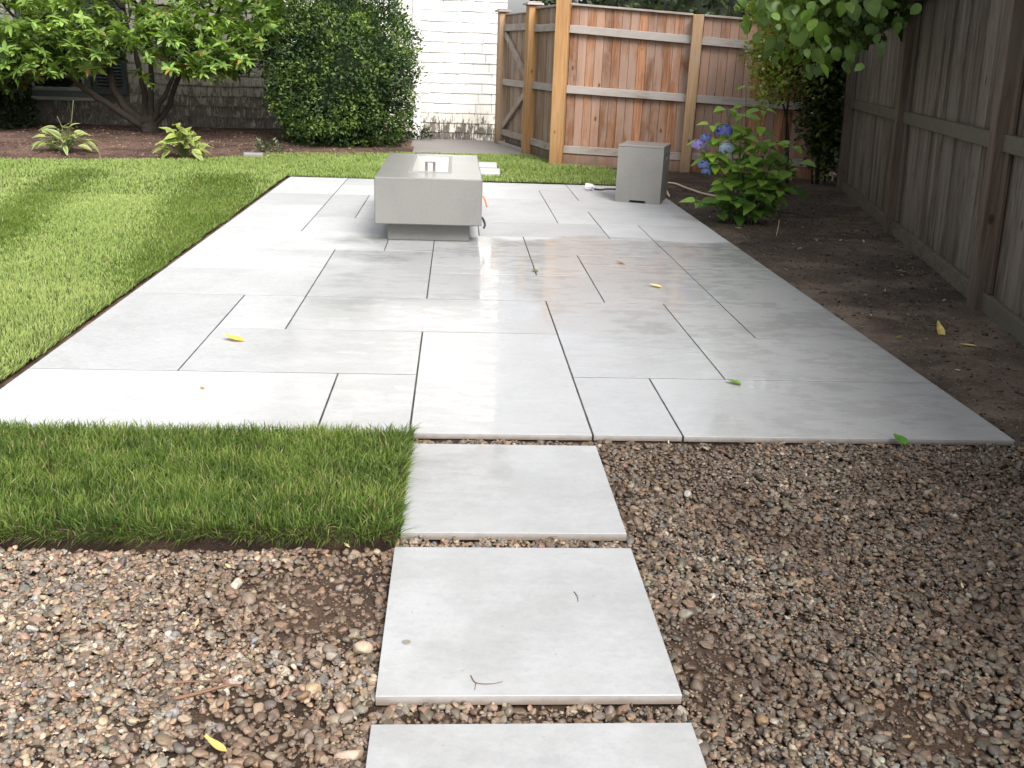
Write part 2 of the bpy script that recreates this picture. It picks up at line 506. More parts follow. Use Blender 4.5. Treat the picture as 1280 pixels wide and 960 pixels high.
M['old_rail'] = mat_wood('old_fence_rail', ((0.06, 0.05, 0.036), (0.10, 0.086, 0.066), (0.145, 0.125, 0.098)), 'x', (0.105, 0.10, 0.075), 0.6, 0.1)
M['bark'] = mat_wood('bark', ((0.022, 0.016, 0.012), (0.045, 0.034, 0.027), (0.075, 0.06, 0.048)), 'z', (0.065, 0.055, 0.047), 0.4, 0.1, 0.9)
M['twig'] = mat_plain('twig', (0.16, 0.085, 0.05), 0.7)
M['stem'] = mat_plain('green_stem', (0.10, 0.13, 0.045), 0.6)
M['concrete'] = mat_concrete('cast_concrete', (0.185, 0.183, 0.173))
M['concrete_tank'] = mat_concrete('cast_concrete_warm', (0.25, 0.243, 0.225))
M['dark'] = mat_plain('dark_recess', (0.02, 0.02, 0.02), 0.8)
M['steel'] = mat_plain('stainless_steel', (0.74, 0.74, 0.73), 0.30, 0.5, 1.0, 0.03)
M['burnt_steel'] = mat_plain('burnt_steel', (0.20, 0.19, 0.18), 0.4, 0.5, 1.0, 0.1)
M['rim_steel'] = mat_plain('rim_steel', (0.42, 0.42, 0.41), 0.42, 0.5, 1.0, 0.05)
M['black'] = mat_plain('black_rubber', (0.02, 0.02, 0.02), 0.5)
M['orange'] = mat_plain('orange_plastic', (0.75, 0.19, 0.06), 0.5)
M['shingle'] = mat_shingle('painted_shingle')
M['wall'] = mat_plain('wall_sheathing', (0.10, 0.095, 0.085), 0.8)
M['trim'] = mat_plain('white_trim', (0.76, 0.75, 0.73), 0.5)
M['frame'] = mat_plain('window_frame', (0.085, 0.10, 0.10), 0.5)
M['sill'] = mat_plain('window_sill', (0.28, 0.28, 0.26), 0.5)
M['glass'] = mat_plain('window_glass', (0.012, 0.014, 0.015), 0.03, 0.8, 0.0, 0.0, 2.0, 0.0)
M['shutter'] = mat_plain('shutter_paint', (0.045, 0.055, 0.065), 0.5)
M['roof'] = mat_plain('roof_shingle', (0.07, 0.068, 0.065), 0.9, 0.3, 0, 0.3, 8)
M['landing'] = mat_concrete('old_concrete', (0.21, 0.195, 0.185), False)
M['slate'] = mat_concrete('pale_stepping_stone', (0.46, 0.46, 0.44), False)
M['plastic_white'] = mat_plain('white_plastic', (0.75, 0.75, 0.74), 0.4)
M['cream'] = mat_plain('cream_cord', (0.62, 0.50, 0.36), 0.5)
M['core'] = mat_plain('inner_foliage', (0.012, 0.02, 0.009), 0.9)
M['bloom_stem'] = M['stem']

# ------------------------------------------------------------------ setting: the ground
bm = bmesh.new()
bmesh.ops.create_grid(bm, x_segments=40, y_segments=40, size=150)
g = link('ground', bmmesh('ground', bm, M['ground']), None, (0, 0, -0.13))
kind(g, 'structure')

def z_gravel(x, y):
    return -0.030 + 0.016 * (fbm(x * 5, y * 5, 3) - 0.5) + 0.011 * (fbm(x * 45, y * 45, 9, 3) - 0.5)
terrain('gravel_bed', [(-2.6, 0.2), (2.6, 0.2), (2.6, 2.97), (-2.6, 2.97)], 0.014, z_gravel, M['gravel_soil'])

def fence_x(y):
    return 3.423 + 0.232 * (y - 7.364)
def z_right(x, y):
    return -0.022 + 0.03 * (fbm(x * 1.7, y * 1.7, 21) - 0.5) + 0.022 * (fbm(x * 11, y * 11, 5) - 0.5) \
        - 0.012 * np.clip((2.15 - x) / 0.2, 0, 1) + 0.02 * np.clip((y - 8.5) / 2, 0, 1)
terrain('planting_soil', [(1.945, 2.6), (3.1, 2.6), (fence_x(2.6) + .9, 2.6), (fence_x(11.5) + .3, 11.5), (1.9, 11.5), (1.9, 9.62), (1.945, 9.6)],
        0.035, z_right, M['right_soil'])
terrain('soil_edge', [(-1.9, 2.97), (-1.60, 2.97), (-1.60, 9.56), (1.95, 9.56), (1.95, 9.9), (-1.9, 9.9)], 0.04,
        lambda x, y: -0.018 + 0.012 * (fbm(x * 12, y * 12, 8) - 0.5), M['edge_soil'])

LAWN = [(-1.645, 2.98)] + [(-1.622 - .05 * float(fbm(q * 2.2, .5, 89)), q) for q in np.arange(3.1, 9.6, .12)] + [(-1.645, 9.615), (1.94, 9.66), (2.10, 9.95), (1.72, 11.25), (1.18, 11.42), (0.98, 12.4), (0.4, 12.32), (-0.62, 12.24),
        (-1.30, 11.95), (-2.2, 11.62), (-2.75, 10.92), (-3.75, 10.47), (-4.65, 10.33), (-7.5, 10.2), (-7.5, 2.3), (-2.4, 2.3), (-1.645, 2.6)]
def z_lawn(x, y):
    return 0.000 + 0.02 * (fbm(x * 1.2, y * 1.2, 31) - 0.5) + 0.01 * (fbm(x * 9, y * 9, 33) - 0.5)
terrain('lawn', LAWN, 0.05, z_lawn, M['lawn_soil'])

def z_mulch(x, y):
    edge = 10.3 + 0.33 * np.clip(x + 4.65, 0, 9)
    return np.clip((y - edge) / 2.5, -0.1, 1) * 0.10 - 0.005 + 0.03 * (fbm(x * 3, y * 3, 41) - 0.5) + 0.02 * (fbm(x * 14, y * 14, 43) - 0.5)
terrain('mulch_bed', [(-9, 9.9), (-4.65, 10.1), (-3.7, 10.2), (-2.6, 10.6), (-2.0, 11.3), (-0.9, 11.95), (-0.55, 12.3), (-0.68, 14.6), (-9, 14.2)],
        0.05, z_mulch, M['mulch'])
terrain('concrete_landing', [(-0.75, 12.2), (0.95, 12.35), (0.55, 14.45), (-0.75, 14.45)], 0.05,
        lambda x, y: 0.012 + 0.006 * (fbm(x * 4, y * 4, 51) - 0.5), M['landing'])

# sod strip beside the path: soil block with grass
SODX0, SODX1, SODY0, SODY1 = -2.5, -0.145, 2.215, 2.925
def sod_block():
    nx, ny, nz = 90, 26, 4
    bm = bmesh.new()
    def P(u, v, w):
        x = SODX0 + (SODX1 - SODX0) * u; y = SODY0 + (SODY1 - SODY0) * v
        ed = 0.06 * (float(fbm(x * 5, 3.1, 61)) - 0.5) + 0.020 * (float(fbm(x * 40, w * 4, 63, 2)) - 0.5)
        if v == 0: y += ed - 0.012 * (1 - w)
        if u == 1: x += 0.02 * (float(fbm(y * 12, 1.7, 65)) - 0.5) + 0.01 * (1 - w)
        return (x, y, -0.055 + 0.062 * w)
    grid = {}
    def vert(u, v, w):
        k = (round(u, 4), round(v, 4), round(w, 4))
        if k not in grid: grid[k] = bm.verts.new(P(u, v, w))
        return grid[k]
    for i in range(nx):
        for j in range(ny):
            a, b = i / nx, (i + 1) / nx; c, d = j / ny, (j + 1) / ny
            bm.faces.new((vert(a, c, 1), vert(b, c, 1), vert(b, d, 1), vert(a, d, 1)))
        for k in range(nz):
            a, b = i / nx, (i + 1) / nx; c, d = k / nz, (k + 1) / nz
            bm.faces.new((vert(a, 0, c), vert(b, 0, c), vert(b, 0, d), vert(a, 0, d)))
    for j in range(ny):
        for k in range(nz):
            a, b = j / ny, (j + 1) / ny; c, d = k / nz, (k + 1) / nz
            bm.faces.new((vert(1, a, c), vert(1, b, c), vert(1, b, d), vert(1, a, d)))
    return bmmesh('sod_strip', bm, M['sod_soil'], True)
kind(link('sod_strip', sod_block()), 'structure')

# ------------------------------------------------------------------ setting: patio of porcelain pavers
UX, UY, OX, OY = 0.3055, 0.307, 0.469, 2.957
patio_bm = bmesh.new()
add_box(patio_bm, OX - 6.83 * UX + .012, OX + 4.79 * UX - .012, OY + .012, OY + 21.62 * UY - .012, -0.10, -0.0013)
patio = kind(link('patio', bmmesh('patio', patio_bm, M['joint'])), 'structure')
L_, R_ = -6.83, 4.79
B_ = 21.62
TILES = [
    (L_, -3, 0, 2), (-3, -2, 0, 2), (-2, 0, 0, 4), (0, 1, 0, 2), (1, R_, 0, 2),
    (L_, -5, 2, 6), (-5, -2, 2, 4), (-5, -4, 4, 6), (-4, 0, 4, 6), (0, 2, 2, 6), (2, R_, 2, 4), (2, 3, 4, 6), (3, R_, 4, 8),
    (L_, -4, 6, 8), (L_, -4, 8, 10), (-4, -2, 6, 10), (-2, 1, 6, 8), (-2, 0, 8, 12), (0, 1, 8, 10), (1, 3, 6, 9), (1, 3, 9, 10),
    (3, R_, 8, 9), (3, R_, 9, 12), (L_, -3, 10, 12), (-3, -2, 10, 12), (0, 3, 10, 12), (3, R_, 12, 14),
    (L_, -5, 12, 16), (-5, -1, 12, 14), (-1, 2, 12, 14), (2, 3, 12, 14), (L_, -5, 16, 18), (-5, -4, 14, 18), (-4, -1, 14, 16), (-4, -1, 16, 18),
    (-1, 1, 14, 18), (1, 2, 14, 16), (2, R_, 14, 16), (1, R_, 16, 18),
    (L_, -5, 18, B_), (-5, -1, 18, 20), (-5, -1, 20, B_), (-1, 1, 18, 20), (1, 2, 18, 20), (-1, 2, 20, B_), (2, R_, 18, 20), (2, R_, 20, B_)]
JT = 0.0033
for k, (a, b, c, d) in enumerate(TILES):
    x0, x1 = OX + a * UX + JT, OX + b * UX - JT
    y0, y1 = OY + c * UY + JT, OY + d * UY - JT
    me = box_mesh('paver', x1 - x0, y1 - y0, 0.020, M['paver'], 0.0008)
    link('paver', me, patio, ((x0 + x1) / 2, (y0 + y1) / 2, -0.020 + random.uniform(-0.0006, 0.0006)),
         (random.uniform(-.0006, .0006), random.uniform(-.0006, .0006), 0))

# stepping slabs of the path
STONES = [(-0.132, 0.466, 2.262, 2.868), (-0.142, 0.464, 1.583, 2.183), (-0.143, 0.463, 0.90, 1.500)]
SL = ['wet grey square stepping slab between the sod strip and the patio',
      'middle grey square stepping slab with a dark round spot and a twig on it',
      'nearest grey stepping slab, cut off by the bottom of the picture']
for (x0, x1, y0, y1), lab in zip(STONES, SL):
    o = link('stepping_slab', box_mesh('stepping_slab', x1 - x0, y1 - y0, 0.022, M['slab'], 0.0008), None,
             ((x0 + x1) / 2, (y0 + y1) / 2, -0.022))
    tag(o, lab, 'stepping stone', 'square slabs of the path')
for (x, y), lab in (((0.16, 10.34), 'pale stepping stone set in grass just behind the patio edge'),
                    ((0.15, 10.95), 'pale stepping stone in grass nearer to the shingled wall')):
    o = link('stepping_stone', box_mesh('stepping_stone', 0.60, 0.42, 0.05, M['slate'], 0.01), None, (x, y, -0.015), (0, 0, -0.04))
    tag(o, lab, 'stepping stone', 'stepping stones in the back lawn')

# ------------------------------------------------------------------ grass
def rot_from(dirv, nrm):
    """rows: frames with local y along dirv and local z near nrm -> (N,3,3) columns = x,y,z"""
    y = dirv / np.linalg.norm(dirv, axis=1, keepdims=True)
    x = np.cross(y, nrm); x /= np.linalg.norm(x, axis=1, keepdims=True) + 1e-9
    z = np.cross(x, y)
    return np.stack([x, y, z], -1)

def scatter(tv, tf, Rm, sc, T, col, tcol=None):
    """instances of template verts tv (n,3), faces list; Rm (N,3,3), sc (N,) or (N,3), T (N,3), col (N,3)"""
    N = len(T)
    sc = np.asarray(sc)
    if sc.ndim == 1: sc = np.repeat(sc[:, None], 3, 1)
    v = tv[None] * sc[:, None, :]
    v = np.einsum('nij,nkj->nki', Rm, v) + T[:, None, :]
    n = tv.shape[0]
    fs = []
    for f in tf:
        fs.append((f[None] + (np.arange(N) * n)[:, None, None]).reshape(-1, f.shape[1]))
    c = np.repeat(col[:, None, :], n, 1)
    if tcol is not None: c = c * tcol[None, :, None]
    return v.reshape(-1, 3), fs, c.reshape(-1, 3)

def blades(name, x, y, zb, length, width, lean, col, parts=2):
    N = len(x)
    th = rng.uniform(0, 2 * math.pi, N)
    side = np.stack([np.cos(th), np.sin(th), np.zeros(N)], -1)
    b = np.stack([x, y, zb], -1)
    up = np.stack([lean[:, 0], lean[:, 1], np.ones(N)], -1)
    up /= np.linalg.norm(up, axis=1, keepdims=True)
    droop = np.stack([lean[:, 0], lean[:, 1], -0.25 * np.ones(N)], -1) * (length * 0.35)[:, None]
    w = (width * 0.5)[:, None] * side
    mid = b + up * (length * 0.55)[:, None]
    tip = b + up * length[:, None] + droop
    v = np.stack([b - w, b + w, mid - w * .85, mid + w * .85, tip], 1).reshape(-1, 3)
    i = np.arange(N)[:, None] * 5
    f = [i + np.array([[0, 1, 3, 2]]), i + np.array([[2, 3, 4]])]
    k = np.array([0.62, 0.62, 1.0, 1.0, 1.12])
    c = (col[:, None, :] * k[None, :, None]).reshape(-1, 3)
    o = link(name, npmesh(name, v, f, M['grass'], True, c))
    return kind(o, 'stuff')

# tall grass on the sod strip
N = 80000
gx = rng.uniform(SODX0, SODX1 + .012, N); gy = rng.uniform(SODY0 - .01, SODY1 + .02, N)
_e = 0.06 * (fbm(gx * 5, np.full(N, 3.1), 61) - .5)
gy = np.where(gy < SODY0 + .04, gy + _e, gy)
dl = fbm(gx * 7, gy * 7, 71)
keep = rng.uniform(0, 1, N) < 0.55 + 0.6 * dl
gx, gy, dl = gx[keep], gy[keep], dl[keep]; N = len(gx)
ang = rng.uniform(0, 6.283, N)
amt = np.abs(rng.normal(0.30, 0.42, N))
lean = np.stack([np.cos(ang) * amt, np.sin(ang) * amt], -1)
lean[:, 0] += np.clip((gx - (SODX1 - .05)) / .05, 0, 1.2) * 0.45
lean[:, 1] -= np.clip(((SODY0 + .06) - gy) / .06, 0, 1.2) * rng.uniform(0.1, 2.2, N)
ln = rng.uniform(0.022, 0.054, N) * (0.7 + 0.6 * dl)
t = np.clip(rng.uniform(-.1, 0.8, N) + 1.1 * (fbm(gx * 9 + 9, gy * 13, 75) - .42), 0, 1)[:, None]
colr = (1 - t) * np.array([0.048, 0.098, 0.017]) + t * np.array([0.21, 0.29, 0.065])
dry = rng.uniform(0, 1, N) < 0.075
colr[dry] = np.array([0.34, 0.30, 0.15])
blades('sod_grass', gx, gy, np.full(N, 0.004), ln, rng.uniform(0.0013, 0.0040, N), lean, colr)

# mown lawn
def lawn_pts(n, x0, x1, y0, y1):
    x = rng.uniform(x0, x1, n); y = rng.uniform(y0, y1, n)
    k = in_poly(x, y, LAWN) & (np.abs(x) < 0.62 * y + 1.0)
    sl = ~(((np.abs(x - .16) < .31) & (np.abs(y - 10.34) < .22)) | ((np.abs(x - .15) < .31) & (np.abs(y - 10.95) < .22)))
    return x[k & sl], y[k & sl]
P = [lawn_pts(90000, -4.2, -1.6, 2.3, 5.0), lawn_pts(110000, -5.5, -1.6, 5.0, 8.0), lawn_pts(120000, -6.8, 2.2, 8.0, 12.5)]
gx = np.concatenate([p[0] for p in P]); gy = np.concatenate([p[1] for p in P]); N = len(gx)
# strips of sod laid across the garden: each has its own green
s = gx * 0.985 + gy * 0.18 + 0.22 * (fbm(gx * 1.3, gy * 1.3, 85) - .5)
bnd = np.array([-6.2, -5.5, -4.8, -4.1, -3.4, -2.7, -2.02, -1.55, -0.85, -0.15, .55, 1.2, 1.9])
alt = np.searchsorted(bnd, s + rng.normal(0, .09, N)) % 2
alt = (1 - alt).astype(float)
alt = np.where(gy > 9.62, .55, alt)
tone = 0.42 + 0.27 * alt + 0.5 * (fbm(gx * 2.3, gy * 2.3, 81) - 0.5) + rng.normal(0, 0.15, N)
tone = np.clip(tone, 0, 1)[:, None]
colr = (1 - tone) * np.array([0.105, 0.20, 0.018]) + tone * np.array([0.345, 0.415, 0.145])
dry = rng.uniform(0, 1, N) < 0.03
colr[dry] = np.array([0.36, 0.33, 0.17])
ang = np.where(alt > .5, 1.9, -1.2) + rng.normal(0, 0.8, N)
amt = np.abs(rng.normal(0.28, 0.25, N))
lean = np.stack([np.cos(ang) * amt, np.sin(ang) * amt], -1)
far = np.clip(gy / 4.0, 1.0, 2.6)
edge = np.clip((gx + 1.72) / .06, 0, 1) * (gy < 9.6)
lean[:, 0] += edge * (0.9 * fbm(gy * 3, gx, 87))
ln = rng.uniform(0.018, 0.034, N) * (0.8 + 0.4 * fbm(gx * 6, gy * 6, 83)) * (0.9 + 0.12 * far)
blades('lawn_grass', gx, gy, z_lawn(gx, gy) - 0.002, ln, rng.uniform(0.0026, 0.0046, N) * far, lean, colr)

# ------------------------------------------------------------------ gravel
def ico(sub):
    bm = bmesh.new()
    bmesh.ops.create_icosphere(bm, subdivisions=sub, radius=1.0)
    v = np.array([x.co[:] for x in bm.verts]); f = np.array([[q.index for q in p.verts] for p in bm.faces])
    bm.free()
    return v, f
def octa():
    v = [(1, 0, 0), (-1, 0, 0), (0, 1, 0), (0, -1, 0), (0, 0, 1), (0, 0, -1)]
    f = [(0, 2, 4), (2, 1, 4), (1, 3, 4), (3, 0, 4), (2, 0, 5), (1, 2, 5), (3, 1, 5), (0, 3, 5)]
    v = [np.array(p, float) for p in v]; cache = {}; out = []
    def mid(a, b):
        k = (min(a, b), max(a, b))
        if k not in cache:
            m = v[a] + v[b]; v.append(m / np.linalg.norm(m)); cache[k] = len(v) - 1
        return cache[k]
    for a, b, c in f:
        ab, bc, ca = mid(a, b), mid(b, c), mid(c, a)
        out += [(a, ab, ca), (ab, b, bc), (ca, bc, c), (ab, bc, ca)]
    return np.array(v), np.array(out)
def stone_shape(v, r, rough):
    s = v.copy()
    for _ in range(r.integers(7, 15)):                 # worn flats
        d = r.normal(0, 1, 3); d /= np.linalg.norm(d)
        lim = r.uniform(0.45, 0.86)
        h = s @ d
        s = s - np.clip(h - lim, 0, None)[:, None] * d * 0.95
    s *= (1 + r.normal(0, rough, len(s)))[:, None]
    return s

def gravel_ok(x, y):
    ok = (y > 0.95) & (y < 2.952) & (x > -1.75) & (x < 2.45)
    for (x0, x1, y0, y1) in STONES:
        ok &= ~((x > x0 - .002) & (x < x1 + .002) & (y > y0 - .002) & (y < y1 + .002))
    ok &= ~((x < SODX1 + .004) & (y > SODY0 - .012))
    return ok
def bare(x, y):
    """0..1: where the soil shows between scattered pebbles"""
    b = np.clip((fbm(x * 2.6, y * 2.6, 91) - 0.56) * 6, 0, 1) * 0.65
    for cx, cy, rx, ry, k in ((-0.24, 1.98, 0.17, 0.26, 1.0), (-0.42, 2.02, 0.14, 0.12, .8), (-0.75, 2.22, 0.4, 0.05, .7), (0.55, 1.75, 0.10, 0.22, .95), (0.72, 1.62, .2, .1, .5),
                              (0.95, 1.52, 0.16, 0.14, .9), (1.12, 1.75, .13, .1, .5), (0.5, 2.4, .06, .3, .8), (0.16, 1.54, .4, .05, .6), (1.6, 2.2, .3, .15, .4)):
        b = np.maximum(b, k * np.clip(1.5 - np.sqrt(((x - cx) / rx) ** 2 + ((y - cy) / ry) ** 2), 0, 1))
    return b
PAL = np.array([(0.20, 0.175, 0.145), (0.15, 0.135, 0.118), (0.30, 0.225, 0.155), (0.25, 0.155, 0.105), (0.18, 0.120, 0.082), (0.085, 0.068, 0.055),
                (0.40, 0.33, 0.245), (0.26, 0.175, 0.125), (0.165, 0.168, 0.165), (0.40, 0.37, 0.32), (0.12, 0.085, 0.06), (0.31, 0.18, 0.10)])
PAL = PAL * np.array([0.95, 0.97, 0.96])
PALW = np.array([.15, .12, .12, .13, .12, .09, .05, .10, .05, .015, .08, .015]); PALW /= PALW.sum()

def make_gravel():
    n = 125000
    x = rng.uniform(-1.75, 2.45, n); y = rng.uniform(0.95, 2.95, n)
    view = np.abs(x - 0.05) < 0.60 * y + 0.38
    k = gravel_ok(x, y) & view
    x, y = x[k], y[k]
    n = len(x)
    a = np.exp(rng.normal(math.log(0.0080), 0.44, n)).clip(0.0032, 0.0205)
    order = np.argsort(-a + rng.normal(0, 0.004, n))
    x, y, a = x[order], y[order], a[order]
    b = a * rng.uniform(0.50, 0.95, n); c = a * rng.uniform(0.30, 0.68, n)
    bz = bare(x, y)
    cell = 0.0045
    X0, Y0 = -1.8, 0.9
    nx, ny = int(4.35 / cell), int(2.15 / cell)
    HX, HY = np.meshgrid(X0 + np.arange(nx) * cell, Y0 + np.arange(ny) * cell, indexing='ij')
    H = z_gravel(HX, HY)
    z0 = z_gravel(x, y)
    zc = np.zeros(n); used = np.zeros(n, dtype=bool)
    lim = 0.020 * (1 - bz) ** 1.3 + 0.002
    u = rng.uniform(0, 1, n)
    for i in range(n):
        r = max(1, int(round(0.8 * b[i] / cell)))
        ix = int((x[i] - X0) / cell); iy = int((y[i] - Y0) / cell)
        w = H[ix - r + 0:ix + r + 1, iy - r:iy + r + 1]
        m = w.mean()
        if m - z0[i] > lim[i] or (bz[i] > .5 and u[i] < bz[i] * .55):
            continue
        zc[i] = m + 0.30 * c[i]
        np.maximum(w, zc[i] + 0.55 * c[i], out=w)
        used[i] = True
    x, y, a, b, c, zc, bz = [q[used] for q in (x, y, a, b, c, zc, bz)]
    n = len(x)
    yaw = rng.uniform(0, 2 * math.pi, n)
    til = rng.normal(0, 0.36, (n, 2))
    d = np.stack([np.cos(yaw), np.sin(yaw), til[:, 0]], -1)
    nr = np.stack([til[:, 1], rng.normal(0, .28, n), np.ones(n)], -1)
    Rm = rot_from(d, nr)
    ci = rng.choice(len(PAL), n, p=PALW)
    col = (PAL[ci] * .85 + .15 * np.array([.25, .19, .145])) * rng.uniform(0.5, 1.38, (n, 1)) * rng.uniform(0.95, 1.05, (n, 3))
    muddy = np.clip(0.08 + 0.08 * np.clip(x, -1, 1) + bz * 0.55 + 0.9 * (fbm(x * 3, y * 3, 97) - 0.5), 0, 0.65)[:, None]
    col = col * (1 - muddy) + muddy * np.array([0.095, 0.060, 0.040])
    # the gravel on the right side is damper and darker
    wetr = np.clip((x + 0.3) / 0.9, 0, 1)[:, None] * 0.36 - 0.12
    col *= (1 - wetr)
    sc = np.stack([b, a, c], -1)
    T = np.stack([x, y, zc], -1)
    near = (a > 0.0082) & (y < 2.5)
    V, F, C = [], [], []
    off = 0
    for sel, (bv, bf) in ((near, ico(2)), (~near, octa())):
        idx = np.where(sel)[0]
        kinds = 14
        for k in range(kinds):
            ii = idx[k::kinds]
            if not len(ii): continue
            shp = stone_shape(bv, np.random.default_rng(100 + k), 0.035 if len(bv) > 20 else 0.06)
            v, f, cc = scatter(shp, [bf], Rm[ii], sc[ii], T[ii], col[ii])
            V.append(v); F.append(f[0] + off); C.append(cc); off += len(v)
    me = npmesh('gravel', np.concatenate(V), np.concatenate(F), M['stone'], True, np.concatenate(C))
    nf = [len(q) for q in F]
    me.polygons.foreach_set('use_smooth', np.concatenate([np.full(q, (k % 5) not in (1, 3), dtype=bool) for k, q in enumerate(nf)]))
    kind(link('gravel', me), 'stuff')
    # fines: grit and crumbs of soil between the stones
    n = 60000
    fx = rng.uniform(-1.7, 2.4, n); fy = rng.uniform(1.0, 2.95, n)
    k = gravel_ok(fx, fy) & (np.abs(fx - 0.05) < 0.60 * fy + 0.3)
    fx, fy = fx[k], fy[k]; n = len(fx)
    fa = np.exp(rng.normal(math.log(0.0024), 0.4, n)).clip(0.001, 0.005)
    ix = ((fx - X0) / cell).astype(int); iy = ((fy - Y0) / cell).astype(int)
    low = H[ix, iy] < z_gravel(fx, fy) + 0.009
    fx, fy, fa, ix, iy = fx[low], fy[low], fa[low], ix[low], iy[low]; n = len(fx)
    th = rng.uniform(0, 6.28, n)
    Rf = rot_from(np.stack([np.cos(th), np.sin(th), rng.normal(0, .4, n)], -1), np.stack([rng.normal(0, .5, n), rng.normal(0, .5, n), np.ones(n)], -1))
    fc = np.array([(.10, .065, .045), (.06, .04, .028), (.16, .115, .08), (.22, .18, .14), (.085, .075, .068)])[rng.integers(0, 5, n)] * rng.uniform(.6, 1.3, (n, 1))
    ov = np.array([(1, 0, 0), (-1, 0, 0), (0, 1, 0), (0, -1, 0), (0, 0, 1), (0, 0, -1)], float)
    of = np.array([(0, 2, 4), (2, 1, 4), (1, 3, 4), (3, 0, 4), (2, 0, 5), (1, 2, 5), (3, 1, 5), (0, 3, 5)])
    v, f, cc = scatter(ov, [of], Rf, np.stack([fa * .75, fa, fa * .6], -1), np.stack([fx, fy, H[ix, iy] + fa * .2], -1), fc)
    kind(link('grit', npmesh('grit', v, f, M['stone'], False, cc)), 'stuff')
    print('gravel stones', n, 'near', near.sum())
make_gravel()

# the pebbles that stand out
BIG = [(-0.184, 1.764, .024, .020, .017, 0.35, (0.36, 0.28, 0.20), 'tan upright pebble beside the left edge of the middle stepping slab'),
       (-0.270, 1.622, .021, .017, .015, 0.5, (0.33, 0.24, 0.15), 'honey coloured round pebble left of the middle slab\'s front corner'),
       (-0.505, 2.029, .022, .016, .012, 1.4, (0.38, 0.34, 0.285), 'whitish pebble on the gravel below the sod strip'),
       (-0.172, 1.435, .034, .018, .015, 0.1, (0.34, 0.26, 0.20), 'long brown pebble touching the nearest slab\'s left corner'),
       (-0.43, 1.66, .023, .019, .010, 0.9, (0.36, 0.30, 0.25), 'flat beige pebble just behind the fallen twig'),
       (-0.60, 1.80, .024, .019, .010, 1.2, (0.28, 0.27, 0.25), 'flat light grey pebble in the left gravel'),
       (-0.42, 1.80, .030, .010, .007, 1.5, (0.24, 0.27, 0.29), 'thin blue grey pebble in the left gravel'),
       (0.625, 1.98, .017, .011, .010, 1.3, (0.42, 0.37, 0.30), 'cream pebble in the muddy patch right of the middle slab'),
       (0.70, 2.55, .018, .013, .011, 1.0, (0.36, 0.345, 0.32), 'white angular pebble in the right gravel near the patio')]
for i, (x, y, a, b, c, yaw, colp, lab) in enumerate(BIG):
    bv, bf = ico(3)
    shp = stone_shape(bv, np.random.default_rng(300 + i), 0.012) * np.array([a, b, c])
    o = link('pebble', npmesh('pebble', shp, bf, M['stone'], True, np.tile(np.array(colp), (len(bv), 1))), None,
             (x, y, -0.024 + c * .5), (random.uniform(-.2, .2), random.uniform(-.2, .2), yaw))
    tag(o, lab, 'pebble', 'large pebbles lying on the gravel')

# crumbs on the planting soil and the mulch
def crumbs(name, n, poly, zf, size, cols, seed):
    r = np.random.default_rng(seed)
    xs = [p[0] for p in poly]; ys = [p[1] for p in poly]
    x = r.uniform(min(xs), max(xs), n); y = r.uniform(min(ys), max(ys), n)
    k = in_poly(x, y, poly) & (r.uniform(0, 1, n) < 0.25 + fbm(x * 2.5, y * 2.5, seed))
    x, y = x[k], y[k]; n = len(x)
    bv, bf = octa()
    bv = stone_shape(bv, r, 0.12)
    a = np.exp(r.normal(math.log(size), 0.5, n)).clip(size * .4, size * 3.5)
    sc = np.stack([a * r.uniform(.3, .8, n), a, a * r.uniform(.2, .6, n)], -1)
    th = r.uniform(0, 6.28, n)
    Rm = rot_from(np.stack([np.cos(th), np.sin(th), r.normal(0, .25, n)], -1), np.stack([r.normal(0, .3, n), r.normal(0, .3, n), np.ones(n)], -1))
    T = np.stack([x, y, zf(x, y) + sc[:, 2] * .3], -1)
    cols = np.array(cols)
    col = cols[r.integers(0, len(cols), n)] * r.uniform(.6, 1.3, (n, 1))
    v, f, c = scatter(bv, [bf], Rm, sc, T, col)
    kind(link(name, npmesh(name, v, f, M['stone'], True, c)), 'stuff')
crumbs('soil_crumbs', 12000, [(1.95, 2.7), (3.0, 2.7), (3.0, 5.0), (fence_x(10) - .1, 10), (1.95, 10)], z_right, 0.006,
       [(.055, .037, .027), (.085, .058, .043), (.04, .028, .02), (.13, .095, .07), (.03, .022, .018)], 501)
crumbs('mulch_chips', 11000, [(-5.6, 10.45), (-3.7, 10.55), (-2.6, 11.0), (-2.0, 11.7), (-0.8, 12.3), (-0.7, 13.9), (-6.6, 13.4)], z_mulch, 0.013,
       [(.10, .06, .045), (.15, .09, .065), (.06, .04, .03), (.20, .13, .10), (.12, .075, .06)], 503)

# ------------------------------------------------------------------ fire table
ft = thing('fire_table', 'long grey concrete fire table with steel burner tray on the patio', 'fire table', (-0.183, 7.09, 0), (0, 0, 0.004))
bm = bmesh.new(); add_box(bm, -.349, .349, -.79, .79, .121, .423, .006)
